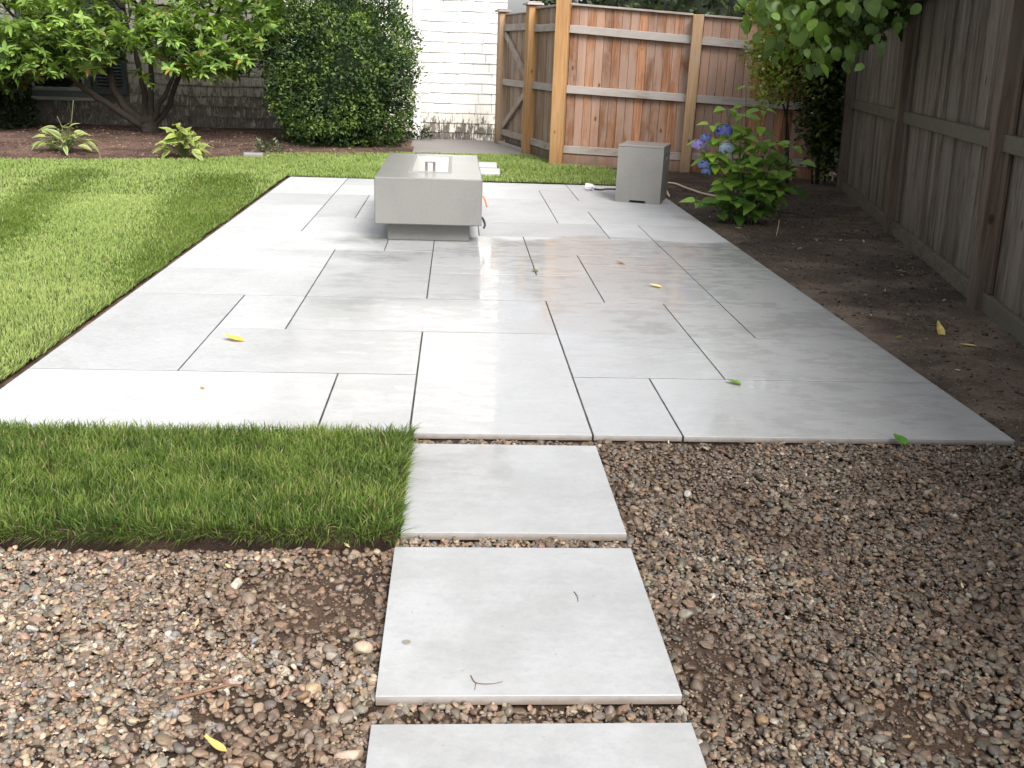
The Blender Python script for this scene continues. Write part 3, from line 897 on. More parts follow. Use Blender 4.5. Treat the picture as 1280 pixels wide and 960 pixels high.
# recess for the burner is a steel tray lying in the top
body = link('body', bmmesh('body', bm, M['concrete']), ft)
link('pedestal', box_mesh('pedestal', .545, 1.37, .124, M['concrete'], .005), ft)
bm = bmesh.new()
tx0, tx1, ty0, ty1 = -.145, .145, -.475, .60
for (a, b, c, d) in ((tx0, tx1, ty0, ty0 + .022), (tx0, tx1, ty1 - .022, ty1), (tx0, tx0 + .022, ty0 + .022, ty1 - .022), (tx1 - .022, tx1, ty0 + .022, ty1 - .022)):
    add_box(bm, a, b, c, d, .4215, .4275, .001)
tray = link('burner_tray', bmmesh('burner_tray', bm, M['rim_steel']), ft)
bm = bmesh.new(); add_box(bm, tx0 + .022, tx1 - .022, ty0 + .022, ty1 - .022, .4215, .4245)
link('pan', bmmesh('pan', bm, M['steel']), tray)
bm = bmesh.new(); add_box(bm, -.035, -.018, -.345, -.315, .424, .475, .002); add_box(bm, .018, .035, -.345, -.315, .424, .475, .002); add_box(bm, -.035, .035, -.345, -.315, .4755, .479, .001)
link('igniter_shield', bmmesh('igniter_shield', bm, M['burnt_steel']), ft)
bm = bmesh.new(); tube(bm, smooth_path([(.345, -.52, .29), (.37, -.53, .27), (.39, -.55, .215)], 5), .006, 6)
link('orange_tag', bmmesh('orange_tag', bm, M['orange'], True), ft)
bm = bmesh.new(); tube(bm, smooth_path([(.33, -.72, .135), (.352, -.70, .165), (.372, -.74, .13), (.365, -.76, .105)], 6), .0075, 6)
link('gas_hose', bmmesh('gas_hose', bm, M['black'], True), ft)

# ------------------------------------------------------------------ tank cover
tk = thing('tank_cover', 'upright grey concrete propane tank cover with hand slot near the fence', 'tank cover', (1.589, 8.439, 0), (0, 0, math.atan2(-.132, .374)))
W2, D2, H2 = .1985, .43, .495
bm = bmesh.new()
# front face with a shallow notch at its foot, sides with a hand slot; walls built round the openings
t_ = .02
add_box(bm, -W2, W2, 0, t_, .022, H2 - .02); add_box(bm, -W2, -.07, 0, t_, 0, .022); add_box(bm, .07, W2, 0, t_, 0, .022)
add_box(bm, -W2, W2, D2 - t_, D2, 0, H2 - .02)
for s in (-1, 1):
    a, b = (W2 - t_, W2) if s > 0 else (-W2, -W2 + t_)
    add_box(bm, a, b, t_, D2 - t_, .022, .37); add_box(bm, a, b, t_, D2 - t_, .415, H2 - .02)
    add_box(bm, a, b, t_, .15, .37, .415); add_box(bm, a, b, .28, D2 - t_, .37, .415)
    add_box(bm, a, b, t_, .14, 0, .022); add_box(bm, a, b, .29, D2 - t_, 0, .022)
add_box(bm, -W2 - .001, W2 + .001, -.001, D2 + .001, H2 - .0202, H2, .004)
link('body', bmmesh('body', bm, M['concrete_tank']), tk)
bm = bmesh.new(); add_box(bm, -W2 + .03, W2 - .03, .03, D2 - .03, .002, .44)
link('inside', bmmesh('inside', bm, M['dark']), tk)

# hoses and the white wrap by the tank cover
bm = bmesh.new()
tube(bm, smooth_path([(1.44, 8.72, .08), (1.40, 8.95, .05), (1.36, 9.10, .022), (1.31, 9.17, .018)], 6), .009, 7)
o = link('gas_hose', bmmesh('gas_hose', bm, M['black'], True)); tag(o, 'black gas hose running from tank cover to the white bundle', 'hose')
bm = bmesh.new()
tube(bm, smooth_path([(1.505, 8.86, .06), (1.475, 8.84, .025), (1.455, 8.80, .008)], 6), .007, 7)
o = link('cable', bmmesh('cable', bm, M['black'], True)); tag(o, 'short black cable end sticking out left of tank cover', 'cable')
def crumple(name, rx, ry, rz, seed):
    v, f = ico(4)
    r = np.random.default_rng(seed)
    for _ in range(26):
        d = r.normal(0, 1, 3); d /= np.linalg.norm(d)
        lim = r.uniform(0.45, 0.85); h = v @ d
        v = v - np.clip(h - lim, 0, None)[:, None] * d * 1.35
    v = v * (1 + r.normal(0, .03, (len(v), 1)))
    v = v * np.array([rx, ry, rz]); v[:, 2] = np.maximum(v[:, 2] - v[:, 2].min(), 0)
    return npmesh(name, v, f, M['plastic_white'], False)
o = link('plastic_wrap', crumple('plastic_wrap', .085, .075, .045, 5), None, (1.265, 9.20, .001))
tag(o, 'crumpled white plastic wrap lying at the back edge of the patio', 'plastic wrap')
bm = bmesh.new()
tube(bm, smooth_path([(1.95, 8.80, .02), (2.10, 9.75, .01), (2.22, 9.85, .012), (2.28, 9.45, .012), (2.36, 9.05, .014), (2.50, 8.9, .012), (2.62, 8.85, .01)], 8), .009, 7)
o = link('cord', bmmesh('cord', bm, M['cream'], True)); tag(o, 'cream cord running over the soil from tank cover to hydrangea', 'cord')

# ------------------------------------------------------------------ back fence, return fence, gate
FA = math.atan2(-.268, .9634)
fen = thing('cedar_fence', 'reddish cedar board fence with golden posts across the back of the garden', 'fence', (1.178, 11.41, 0), (0, 0, FA))
def post(parent, s, w, h, mat, y=0.0, cap=False):
    o = link('post', box_mesh('post', w, w, h, mat, .006), parent, (s, y, -.02))
    if cap:
        bm = bmesh.new()
        c = w / 2 + .035
        add_box(bm, -c, c, -c, c, 0, .025, .004)
        add_box(bm, -c + .02, c - .02, -c + .02, c - .02, .0252, .04, .008)
        link('post_cap', bmmesh('post_cap', bm, M['rail']), o, (0, 0, h + .001))
    return o
def boards(parent, s0, s1, y, z0, ztop, w, mat, bt=.018):
    n = max(1, round((s1 - s0) / w)); w = (s1 - s0) / n
    for i in range(n):
        s = s0 + (i + .5) * w
        zt = ztop(s) if callable(ztop) else ztop
        me = box_mesh('board', w - .003, bt, round(zt - z0, 2), mat, .0025)
        link('board', me, parent, (s, y + random.uniform(-.0025, .0025), z0), (random.uniform(-.002, .002), 0, 0))
def rail(parent, s0, s1, y, z, w=.04, h=.085, mat=None, dz=0.0, name='rail'):
    L = s1 - s0
    bm = bmesh.new(); add_box(bm, -L / 2, L / 2, -w / 2, w / 2, -h / 2, h / 2, .003)
    return link(name, bmmesh(name, bm, mat or M['rail']), parent, ((s0 + s1) / 2, y, z + dz / 2), (0, -math.atan2(dz, L), 0))
ztop = lambda s: 1.745 - 0.055 * s
post(fen, -.02, .150, 1.92, M['post'], 0, True)
post(fen, 1.47, .115, 1.70, M['post_pale'])
post(fen, 2.93, .115, 1.66, M['post_pale'])
boards(fen, .06, 1.41, .06, .06, ztop, .098, M['cedar'])
boards(fen, 1.53, 2.87, .06, .06, ztop, .098, M['cedar'])
for s0, s1 in ((.056, 1.412), (1.528, 2.872)):
    dz = -0.055 * (s1 - s0)
    rail(fen, s0, s1, .026, 1.500 - .055 * s0, dz=dz)
    rail(fen, s0, s1, .026, .850 - .028 * s0, dz=-.028 * (s1 - s0))
    rail(fen, s0, s1, .026, .178, dz=-.006)
    rail(fen, s0, s1, .052, 1.758 - .055 * s0, .07, .022, dz=dz, name='cap_rail')
    rail(fen, s0, s1, .03, .062, .025, .13, M['cedar'], name='kick_board')
GA = math.atan2(.97371, -.22779)
ret = thing('fence_return', 'short greyish board fence section between two golden posts beside the gate', 'fence', (1.178, 11.41, 0), (0, 0, GA))
post(ret, 1.20, .14, 1.80, M['post'], 0, True)
post(ret, 2.56, .12, 1.76, M['post_pale'], 0, True)
boards(ret, .085, 1.125, -.05, .05, 1.735, .095, M['cedar_gray'])
for z in (1.515, .85, .17):
    rail(ret, .08, 1.128, -.018, z, .04, .082)
rail(ret, .08, 1.128, -.045, 1.75, .07, .022, name='cap_rail')
rail(ret, .08, 1.128, -.022, .06, .02, .12, M['cedar_gray'], name='kick_board')
gate = thing('gate', 'grey board gate with diagonal braces beside the white shingled wall', 'gate', (1.178, 11.41, 0), (0, 0, GA))
boards(gate, 1.285, 2.49, -.045, .07, 1.70, .093, M['cedar_gray'])
for z in (1.54, .845, .18):
    rail(gate, 1.29, 2.485, -.014, z, .036, .082)
rail(gate, 1.285, 2.49, -.045, 1.713, .06, .02, name='cap_rail')
def brace(s0, z0, s1, z1):
    L = math.hypot(s1 - s0, z1 - z0)
    bm = bmesh.new(); add_box(bm, -L / 2, L / 2, -.018, .018, -.04, .04, .003)
    link('brace', bmmesh('brace', bm, M['brace']), gate, ((s0 + s1) / 2, -.0125, (z0 + z1) / 2), (0, -math.atan2(z1 - z0, s1 - s0), 0))
brace(1.36, .915, 2.44, 1.46)
brace(1.36, .775, 2.44, .26)
bm = bmesh.new(); add_box(bm, -.03, .03, -.012, .012, -.02, .02, .003); tube(bm, [(-.06, .02, 0), (.04, .02, 0)], .006, 6)
link('latch', bmmesh('latch', bm, M['black']), gate, (1.32, .014, .98))
rail(gate, 1.30, 2.5, .02, .03, .03, .05, name='threshold')

# ------------------------------------------------------------------ old fence on the right
RA = math.atan2(.974, .226)
rf = thing('weathered_fence', 'tall dark weathered board fence leaning along the right side', 'fence', (3.423, 7.364, -.02), (math.radians(-3.0), 0, RA))
ps = [-7.44, -4.96, -2.48, 0.0, 2.62]
for s in ps:
    link('post', box_mesh('old_post', .105, .12, 1.84, M['old_post'], .005), rf, (s, 0, -.05))
for s0, s1 in zip(ps, ps[1:] + [3.3]):
    a, b = s0 + .0535, s1 - .0535
    n = max(2, round((b - a) / .097)); w = (b - a) / n
    for i in range(n):
        link('board', box_mesh('old_board', w - .003, .018, 1.74, M['old'], .0025), rf,
             (a + (i + .5) * w, -.03 + random.uniform(-.003, .003), .03), (random.uniform(-.002, .002), 0, 0))
    for z, h, w_, m in ((.045, .10, .032, 'old_rail'), (.875, .085, .036, 'old_rail'), (1.725, .085, .036, 'old_post')):
        rail(rf, a, b, -.002, z, w_, h, M[m])
    rail(rf, a - .05, b + .05, -.01, 1.80, .12, .03, M['old_post'], name='cap_rail')
    if b - a > 1:
        for s in (a + .035, b - .035):
            link('trim', box_mesh('old_trim', .066, .022, 1.58, M['old_post'], .003), rf, (s, -.0085, .098))

# ------------------------------------------------------------------ house wall
HA = math.atan(.085)
house = thing('house', 'white shingled house wall, peeling near the ground, darker under the tree', 'house', (0, 14.35, 0), (0, 0, HA))
bm = bmesh.new(); add_box(bm, -9.0, .676, .004, 6.0, -.05, 5.2)
link('wall', bmmesh('wall', bm, M['wall']), house)
bm = bmesh.new()
add_box(bm, -9.4, 1.0, -.45, 6.4, 5.205, 5.40, .01)
link('roof', bmmesh('roof', bm, M['roof']), house)
def wedge(name):
    v = np.array([(-.5, 0, 0), (.5, 0, 0), (.5, -1, 0), (-.5, -1, 0), (-.5, 0, 1), (.5, 0, 1), (.5, -.25, 1), (-.5, -.25, 1)], float)
    f = np.array([(0, 1, 2, 3), (7, 6, 5, 4), (3, 2, 6, 7), (0, 4, 5, 1), (1, 5, 6, 2), (0, 3, 7, 4)])
    return v, f
wv, wf = wedge('shingle')
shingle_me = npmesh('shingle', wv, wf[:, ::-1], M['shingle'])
EXPO = .1370
sv, sf, soff = [], [], 0
for k in range(-1, 38):
    z = .106 + EXPO * k + (0.012 if k == -1 else 0)
    inwin = z + EXPO > .395 and z < 1.75
    segs = ([(-8.9, -5.853), (-4.497, -.652)] if inwin else [(-8.9, -.652)]) + [(-.528, .674)]
    cuts = []
    for p, q in segs:
        x = p
        while x < q - 1e-6:
            x1 = x + (random.uniform(.08, .34) if x == p else random.uniform(.17, .40))
            if q - x1 < .11: x1 = q
            cuts.append((x, x1)); x = x1
    for a, b in cuts:
        zz = max(z, -.02) + random.uniform(-.006, .006)
        loc = ((a + b) / 2, -random.uniform(0, .0025), zz)
        scl = (b - a - random.uniform(.003, .008), random.uniform(.017, .022), EXPO + .02)
        visible = z < 1.95 and a > -6.7 and not (-2.25 < (a + b) / 2 < -.75)
        if visible:
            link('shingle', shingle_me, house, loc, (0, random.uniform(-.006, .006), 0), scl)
        else:
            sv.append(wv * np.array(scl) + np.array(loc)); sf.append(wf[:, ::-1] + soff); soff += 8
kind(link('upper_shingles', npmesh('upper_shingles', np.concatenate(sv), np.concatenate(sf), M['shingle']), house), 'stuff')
bm = bmesh.new(); add_box(bm, -.648, -.532, -.035, .003, -.04, 5.2, .004)
link('corner_board', bmmesh('corner_board', bm, M['trim']), house)
win = link('window', None, house, (-5.40, 0, 0))
bm = bmesh.new()
for a, b, c, d in ((-.42, -.34, .45, 1.70), (.34, .42, .45, 1.70), (-.34, .34, 1.62, 1.70), (-.34, .34, .45, .53)):
    add_box(bm, a, b, -.055, .002, c, d, .004)
link('window_frame', bmmesh('window_frame', bm, M['frame']), win)
bm = bmesh.new(); add_box(bm, -.341, .341, -.02, .002, .531, 1.619)
link('pane', bmmesh('pane', bm, M['glass']), win)
bm = bmesh.new()
for a, b, c, d in ((-.339, -.305, .532, 1.618), (.305, .339, .532, 1.618), (-.305, .305, .532, .575), (-.305, .305, 1.05, 1.09)):
    add_box(bm, a, b, -.038, -.018, c, d, .003)
link('sash', bmmesh('sash', bm, M['sill']), win)
bm = bmesh.new(); add_box(bm, -.46, .46, -.085, .002, .405, .4485, .006)
link('sill', bmmesh('sill', bm, M['sill']), win)
sh = link('shutter', None, house, (-4.735, 0, 0))
bm = bmesh.new()
for a, b, c, d in ((-.215, -.165, .50, 1.72), (.165, .215, .50, 1.72), (-.165, .165, .50, .57), (-.165, .165, 1.65, 1.72)):
    add_box(bm, a, b, -.045, -.004, c, d, .003)
link('shutter_frame', bmmesh('shutter_frame', bm, M['shutter']), sh)
slat_me = None
bm = bmesh.new(); add_box(bm, -.166, .166, -.004, .004, -.024, .024)
slat_me = bmmesh('slat', bm, M['shutter'])
for k in range(25):
    link('slat', slat_me, sh, (0, -.026, .595 + .0435 * k), (math.radians(-38), 0, 0))

# ------------------------------------------------------------------ leaf shapes
def leaf_mesh(L=1.0, W=.5, fold=.12, droop=.18, rows=5, shape=1.0, heart=0.0):
    """leaf along +y from the origin, top side +z"""
    v = []; f = []
    for i in range(rows + 1):
        t = i / rows
        w = W * .5 * (math.sin(math.pi * min(1, (t ** (0.75 * shape)) * 0.985 + .008)) ** 0.85)
        if i == rows: w = 0.004
        y = L * t - heart * L * .16 * (1 - t) ** 6
        z = -droop * L * t * t
        yb = y - (heart * L * .10 if i == 1 else 0)
        v += [(-w, yb, z + fold * w * 2), (0, L * t, z), (w, yb, z + fold * w * 2)]
    for i in range(rows):
        a = i * 3
        f += [(a, a + 1, a + 4, a + 3), (a + 1, a + 2, a + 5, a + 4)]
    return np.array(v, float), np.array(f)

def rand_rot(n, r, up=0.6):
    d = r.normal(0, 1, (n, 3)); d[:, 2] *= .7
    nr = r.normal(0, .6, (n, 3)); nr[:, 2] += up
    return d, nr

# ------------------------------------------------------------------ big round bush
def lobed(u, seed, k=3.0, amp=.16):
    """radius factor for unit directions u"""
    a = np.arctan2(u[:, 1], u[:, 0]) / math.pi
    return 1 + amp * (fbm((a + 1) * k * 1.6 + u[:, 2] * .7, u[:, 2] * k + 5, seed, 3) - .5) * 2
def bush(name, label, centre, rad, nleaf, size, c0, c1, seed, mat='leaf_gloss', core=.70, cat='bush', amp=.15, inner=.72):
    r = np.random.default_rng(seed)
    root = thing(name, label, cat, (centre[0], centre[1], 0))
    u = r.normal(0, 1, (nleaf, 3)); u /= np.linalg.norm(u, axis=1, keepdims=True)
    k = u[:, 1] < .45                                     # the far side is thinner
    u = u[k | (r.uniform(0, 1, nleaf) < .5)]; n = len(u)
    rr = lobed(u, seed, 3.2, amp)
    dep = r.uniform(0, 1, n) ** .6
    shell = inner + (1.04 - inner) * dep + np.where(r.uniform(0, 1, n) < .05, r.uniform(0, .09, n), 0)
    rad = np.array(rad)
    P = u * rad * (rr * shell)[:, None]
    P += r.normal(0, .018, P.shape)
    P[:, 2] += centre[2]
    ok = P[:, 2] > .03
    P, u, dep, n = P[ok], u[ok], dep[ok], ok.sum()
    d = u * .9 + r.normal(0, .75, (n, 3)); d[:, 2] += .25
    nr = u * .9 + r.normal(0, .55, (n, 3)); nr[:, 2] += .55
    Rm = rot_from(d, nr)
    tv, tf = leaf_mesh(1, .52, .14, .12, 2)
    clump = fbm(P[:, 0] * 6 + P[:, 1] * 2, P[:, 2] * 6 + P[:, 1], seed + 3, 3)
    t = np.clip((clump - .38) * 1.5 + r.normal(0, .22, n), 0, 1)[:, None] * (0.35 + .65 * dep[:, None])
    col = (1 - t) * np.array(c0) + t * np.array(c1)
    s = size * r.uniform(.65, 1.25, n)
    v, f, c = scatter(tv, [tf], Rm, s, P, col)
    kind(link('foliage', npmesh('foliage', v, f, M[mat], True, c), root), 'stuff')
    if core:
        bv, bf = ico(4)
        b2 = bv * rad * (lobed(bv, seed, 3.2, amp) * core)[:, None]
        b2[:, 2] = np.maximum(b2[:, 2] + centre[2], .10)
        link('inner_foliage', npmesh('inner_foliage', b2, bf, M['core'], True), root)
    return root
bb = bush('holly_bush', 'big rounded dark green small leaved bush between tree and white wall', (-1.47, 12.85, .92), (.94, .86, 1.22), 46000, .048,
          (0.025, 0.056, 0.015), (0.27, 0.41, 0.085), 601, amp=.30)
bm = bmesh.new()
for k in range(5):
    a = random.uniform(0, 6.28)
    tube(bm, smooth_path([(-.75 + .12 * k * .3, -.15 + .1 * k, -.02), (-.70 + .1 * k, -.1, .3), (-.4 + .2 * k, 0, .9)], 4), [.028 - .0015 * i for i in range(9)], 6)
link('stem', bmmesh('stem', bm, M['bark'], True), bb)

# low dark shrub under the tree at the far left and weeds before the bush
bush('dark_shrub', 'low dark shrub in the shade at the far left against the house', (-6.05, 13.1, .28), (.62, .45, .52), 3800, .07,
     (0.012, 0.026, 0.008), (0.05, 0.085, 0.022), 611, core=.6)
bush('small_weed', 'small grey green weed in the mulch in front of the round bush', (-2.22, 11.72, .05), (.15, .12, .09), 260, .05,
     (0.05, 0.075, 0.03), (0.16, 0.20, 0.09), 613, mat='leaf', core=None, cat='weed', inner=.3)
bush('dark_sprig', 'small dark weed growing at foot of the white wall corner', (-.50, 14.1, .06), (.16, .10, .13), 300, .05,
     (0.02, 0.045, 0.012), (0.07, 0.13, 0.03), 615, mat='leaf', core=None, cat='weed', inner=.3)
bush('tall_hedge', 'tall dark green hedge standing behind the cedar fence', (3.55, 14.7, 1.35), (2.5, 1.1, 1.7), 16000, .12,
     (0.025, 0.045, 0.014), (0.115, 0.155, 0.045), 617, mat='leaf', core=.8, cat='hedge', amp=.1, inner=.8)
bush('evergreen_tree', 'dark evergreen mass rising beyond the corner of both fences', (6.4, 13.2, 1.6), (2.0, 1.6, 2.2), 9000, .15,
     (0.015, 0.03, 0.010), (0.06, 0.10, 0.028), 619, mat='leaf', core=.8, cat='tree', amp=.12, inner=.8)

# ------------------------------------------------------------------ small tree on the left, leaves in whorls
rt = thing('rhododendron_tree', 'small many stemmed tree with whorls of bright leaves before the house', 'tree', (-3.95, 13.0, 0.06))
bm = bmesh.new()
def limb(pts, r0, r1, n=5, sides=8):
    p = smooth_path(pts, n)
    for i, q in enumerate(p):
        if 0 < i < len(p) - 1:
            q.x += random.uniform(-.012, .012); q.y += random.uniform(-.012, .012)
    tube(bm, p, [r0 + (r1 - r0) * i / (len(p) - 1) for i in range(len(p))], sides)
limb([(0, 0, -.06), (0, 0, .10), (-.03, 0, .24)], .13, .10)
LIMBS = [
    [(-.03, 0, .12), (-.30, -.05, .38), (-.42, -.05, .70), (-.40, 0, 1.05), (-.45, .05, 1.7), (-.6, .1, 2.5)],
    [(-.08, 0, .10), (-.34, -.12, .30), (-.70, -.25, .56), (-.95, -.3, .82), (-1.25, -.35, 1.15), (-1.6, -.4, 1.7)],
    [(-.04, 0, .15), (-.05, .06, .55), (-.13, .08, 1.0), (-.22, .06, 1.5), (-.2, .1, 2.4)],
    [(.02, 0, .15), (.06, -.05, .50), (.10, -.05, .95), (.05, -.05, 1.5), (.2, 0, 2.3)],
    [(.04, 0, .10), (.25, .05, .38), (.42, .05, .78), (.62, .05, 1.10), (1.0, 0, 1.6), (1.3, 0, 2.2)],
    [(.02, 0, .14), (.20, -.12, .42), (.36, -.2, .66), (.46, -.25, 1.0), (.55, -.3, 1.5)]]
for i, L in enumerate(LIMBS):
    limb(L, .058 - .004 * i, .012)
for i in range(16):
    L = LIMBS[i % 6]; p = Vector(L[3]) if len(L) > 3 else Vector(L[-1])
    q = p + Vector((random.uniform(-.7, .7), random.uniform(-.6, .3), random.uniform(.0, .5)))
    limb([p, p.lerp(q, .5) + Vector((0, 0, .06)), q], .022, .007, 4, 5)
link('trunk', bmmesh('trunk', bm, M['bark'], True), rt)

def whorl(seed, bright):
    r = np.random.default_rng(seed)
    V, F, C = [], [], []; off = 0
    n = int(r.integers(8, 12))
    for i in range(n):
        tv, tf = leaf_mesh(r.uniform(.11, .16), r.uniform(.048, .066), .10, r.uniform(.1, .5), 4)
        a = 2 * math.pi * i / n * 1.618 * 1.3 + r.uniform(-.3, .3)
        el = r.uniform(-.35, .75)
        d = np.array([[math.cos(a) * math.cos(el), math.sin(a) * math.cos(el), math.sin(el)]])
        Rm = rot_from(d, np.array([[0.02, 0.01, 1.0]]))
        t = np.clip(bright + r.normal(0, .22), 0, 1)
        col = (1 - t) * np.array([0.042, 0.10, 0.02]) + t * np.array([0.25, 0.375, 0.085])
        if r.uniform() < .04: col = np.array([0.36, 0.20, 0.06])
        v, f, c = scatter(tv, [tf], Rm, np.ones(1), np.zeros((1, 3)), col[None])
        V.append(v); F.append(f[0] + off); C.append(c); off += len(v)
    return np.concatenate(V), np.concatenate(F), np.concatenate(C)
WH = [whorl(700 + i, .15 + .85 * (i / 11) ** .9) for i in range(12)]
whorl_me = [npmesh('leaf_whorl', v, f, M['leaf'], True, c) for v, f, c in WH]
r = np.random.default_rng(720)
def crown_low(x):
    xs = [-7.2, -5.9, -5.5, -5.2, -4.9, -4.5, -4.2, -3.95, -3.7, -3.4, -3.1, -2.8, -2.5, -2.2]
    zs = [0.45, .66, .70, .88, .93, .95, 1.12, 1.22, 1.18, .98, .92, .95, 1.12, 1.45]
    return np.interp(x, xs, zs)
W_ = []
while len(W_) < 2300:
    x = r.uniform(-6.9, -2.15); y = r.uniform(11.9, 13.5); lo = float(crown_low(x)) - .16
    z = lo + abs(r.normal(0, .5)) if r.uniform() < .6 else lo + r.uniform(0, 1.9)
    if z > 2.9: continue
    if y > 12.9 and z < lo + .25: continue
    if float(fbm(x * 2.2, z * 2.6 + y, 91, 2)) < .30: continue
    W_.append((x, y, z))
W_ += [(-3.72, 12.2, .80), (-3.66, 12.15, .72), (-3.82, 12.3, .86), (-3.02, 12.1, .88), (-2.95, 12.2, .95), (-3.12, 12.2, .93), (-5.62, 12.0, .58), (-5.75, 12.1, .66), (-5.9, 12.0, .60)]
W_ = np.array(W_)
# those that show largest become parts of their own
vis = -(W_[:, 1]) - 5.0 * np.clip(W_[:, 2] - 1.68, 0, 9) - 3 * np.clip(-5.8 - W_[:, 0], 0, 9)
order = np.argsort(-vis)
V, F, C = [], [], []; off = 0
for rank, i in enumerate(order):
    x, y, z = W_[i]
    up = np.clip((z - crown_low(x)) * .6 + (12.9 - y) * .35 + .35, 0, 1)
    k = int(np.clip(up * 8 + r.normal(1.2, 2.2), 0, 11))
    e = (r.normal(-.35, .35), r.normal(0, .3), r.uniform(0, 6.28))
    s = r.uniform(.58, .92)
    if rank < 298:
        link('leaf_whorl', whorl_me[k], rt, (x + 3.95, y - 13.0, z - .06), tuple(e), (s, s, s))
    else:
        m = np.array(Matrix.LocRotScale(Vector((x + 3.95, y - 13.0, z - .06)), None, None).to_3x3())
        from mathutils import Euler
        Rm = np.array(Euler(e).to_matrix()) * s
        v, f, c = WH[k]
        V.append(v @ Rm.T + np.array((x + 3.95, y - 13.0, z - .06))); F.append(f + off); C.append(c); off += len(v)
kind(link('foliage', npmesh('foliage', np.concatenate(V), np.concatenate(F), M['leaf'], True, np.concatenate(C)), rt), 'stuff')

# ------------------------------------------------------------------ hostas
def leafset(name, n, L, W, fold, droop, heart, c0, c1, seed, mat, vary=.03, edge=None, rows=5):
    out = []
    r = np.random.default_rng(seed)
    for i in range(n):
        tv, tf = leaf_mesh(L * r.uniform(.9, 1.1), W * r.uniform(.9, 1.1), fold * r.uniform(.5, 1.4), droop * r.uniform(.3, 1.6), rows, heart=heart)
        t = i / max(1, n - 1)
        c = np.tile((1 - t) * np.array(c0) + t * np.array(c1), (len(tv), 1))
        if edge is not None:
            side = (np.arange(len(tv)) % 3) != 1
            c[side] = edge
        out.append(npmesh(name, tv, tf, M[mat], True, c))
    return out
def place_leaf(me, parent, p, d, nr=(0, 0, 1), s=1.0):
    m = rot_from(np.array([d], float), np.array([nr], float) + np.array([[.013, .007, 0]]))[0]
    o = link('leaf', me, parent)
    q = Matrix(m.tolist()).to_quaternion()
    o.rotation_mode = 'QUATERNION'; o.rotation_quaternion = q
    o.location = p; o.scale = (s, s, s)
    return o
hl = leafset('hosta_leaf', 5, .16, .075, .16, .45, .2, (.09, .15, .035), (.16, .24, .05), 801, 'leaf', edge=(.42, .46, .20))
hl2 = leafset('hosta_leaf', 5, .16, .078, .16, .45, .2, (.14, .22, .04), (.27, .34, .06), 802, 'leaf', edge=(.38, .43, .14))
def hosta(label, x, y, rx, h, nl, meshes, seed, stalk=None):
    r = random.Random(seed)
    root = thing('hosta', label, 'hosta', (x, y, float(z_mulch(x, y))), group='hostas in the mulch bed')
    bm = bmesh.new()
    for i in range(nl):
        a = i * 2.399 + r.uniform(-.5, .5)
        q = min(1, max(0.02, (i + .5) / nl + r.uniform(-.15, .15)))
        rad = rx * (.12 + .78 * q) * r.uniform(.65, 1.12)
        z = h * (1 - .72 * q) * r.uniform(.55, 1.25) + .03
        p = Vector((math.cos(a) * rad, math.sin(a) * rad * .8, z))
        place_leaf(meshes[r.randrange(5)], root, p, (math.cos(a + r.uniform(-.5, .5)), math.sin(a + r.uniform(-.5, .5)), r.uniform(-.7, .5) + .6 * (1 - q)),
                   (math.cos(a) * .4 + r.uniform(-.4, .4), math.sin(a) * .4 - .35 + r.uniform(-.3, .3), 1), r.uniform(.6, 1.1))
        tube(bm, smooth_path([(0, 0, -.01), p * .55 + Vector((0, 0, .03)), p], 3), .004, 4, False)
    if stalk:
        for q in stalk:
            tube(bm, smooth_path([(0, 0, 0), Vector(q) * .5 + Vector((.02, 0, .04)), q], 4), .004, 5)
    link('stem', bmmesh('stem', bm, M['stem'], True), root)
    return root
hosta('variegated hosta with sparse cream edged leaves, left of the tree', -4.25, 10.95, .33, .21, 46, hl, 5, [(.12, .05, .55), (-.05, 0, .38)])
hosta('fuller yellow green hosta with cream edged leaves, in front of the trunk', -2.99, 10.93, .25, .26, 64, hl2, 6, [(.25, -.2, .02)])

# ------------------------------------------------------------------ hydrangea
hy = thing('hydrangea', 'hydrangea bush with blue flower heads beside the patio edge', 'hydrangea', (2.32, 7.72, -.015))
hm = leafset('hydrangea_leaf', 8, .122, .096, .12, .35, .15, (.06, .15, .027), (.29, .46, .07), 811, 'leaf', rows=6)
r = random.Random(12)
tips = [(-.32, .0, .74), (-.20, .05, .86), (-.08, .02, .82), (-.38, -.03, .60), (-.05, .15, .70), (-.28, -.1, .52),
        (.05, -.1, .60), (.18, -.05, .62), (.33, .0, .60), (.42, .05, .46), (.30, -.12, .42), (.10, -.2, .42), (-.10, -.18, .45),
        (-.22, -.15, .32), (.22, -.22, .28), (.02, -.27, .25), (.38, -.08, .28), (-.42, -.2, .16), (-.05, .1, 1.03), (.12, .15, .86), (-.15, -.25, .18), (.28, .15, .5)]
bm = bmesh.new()
cnt = 0
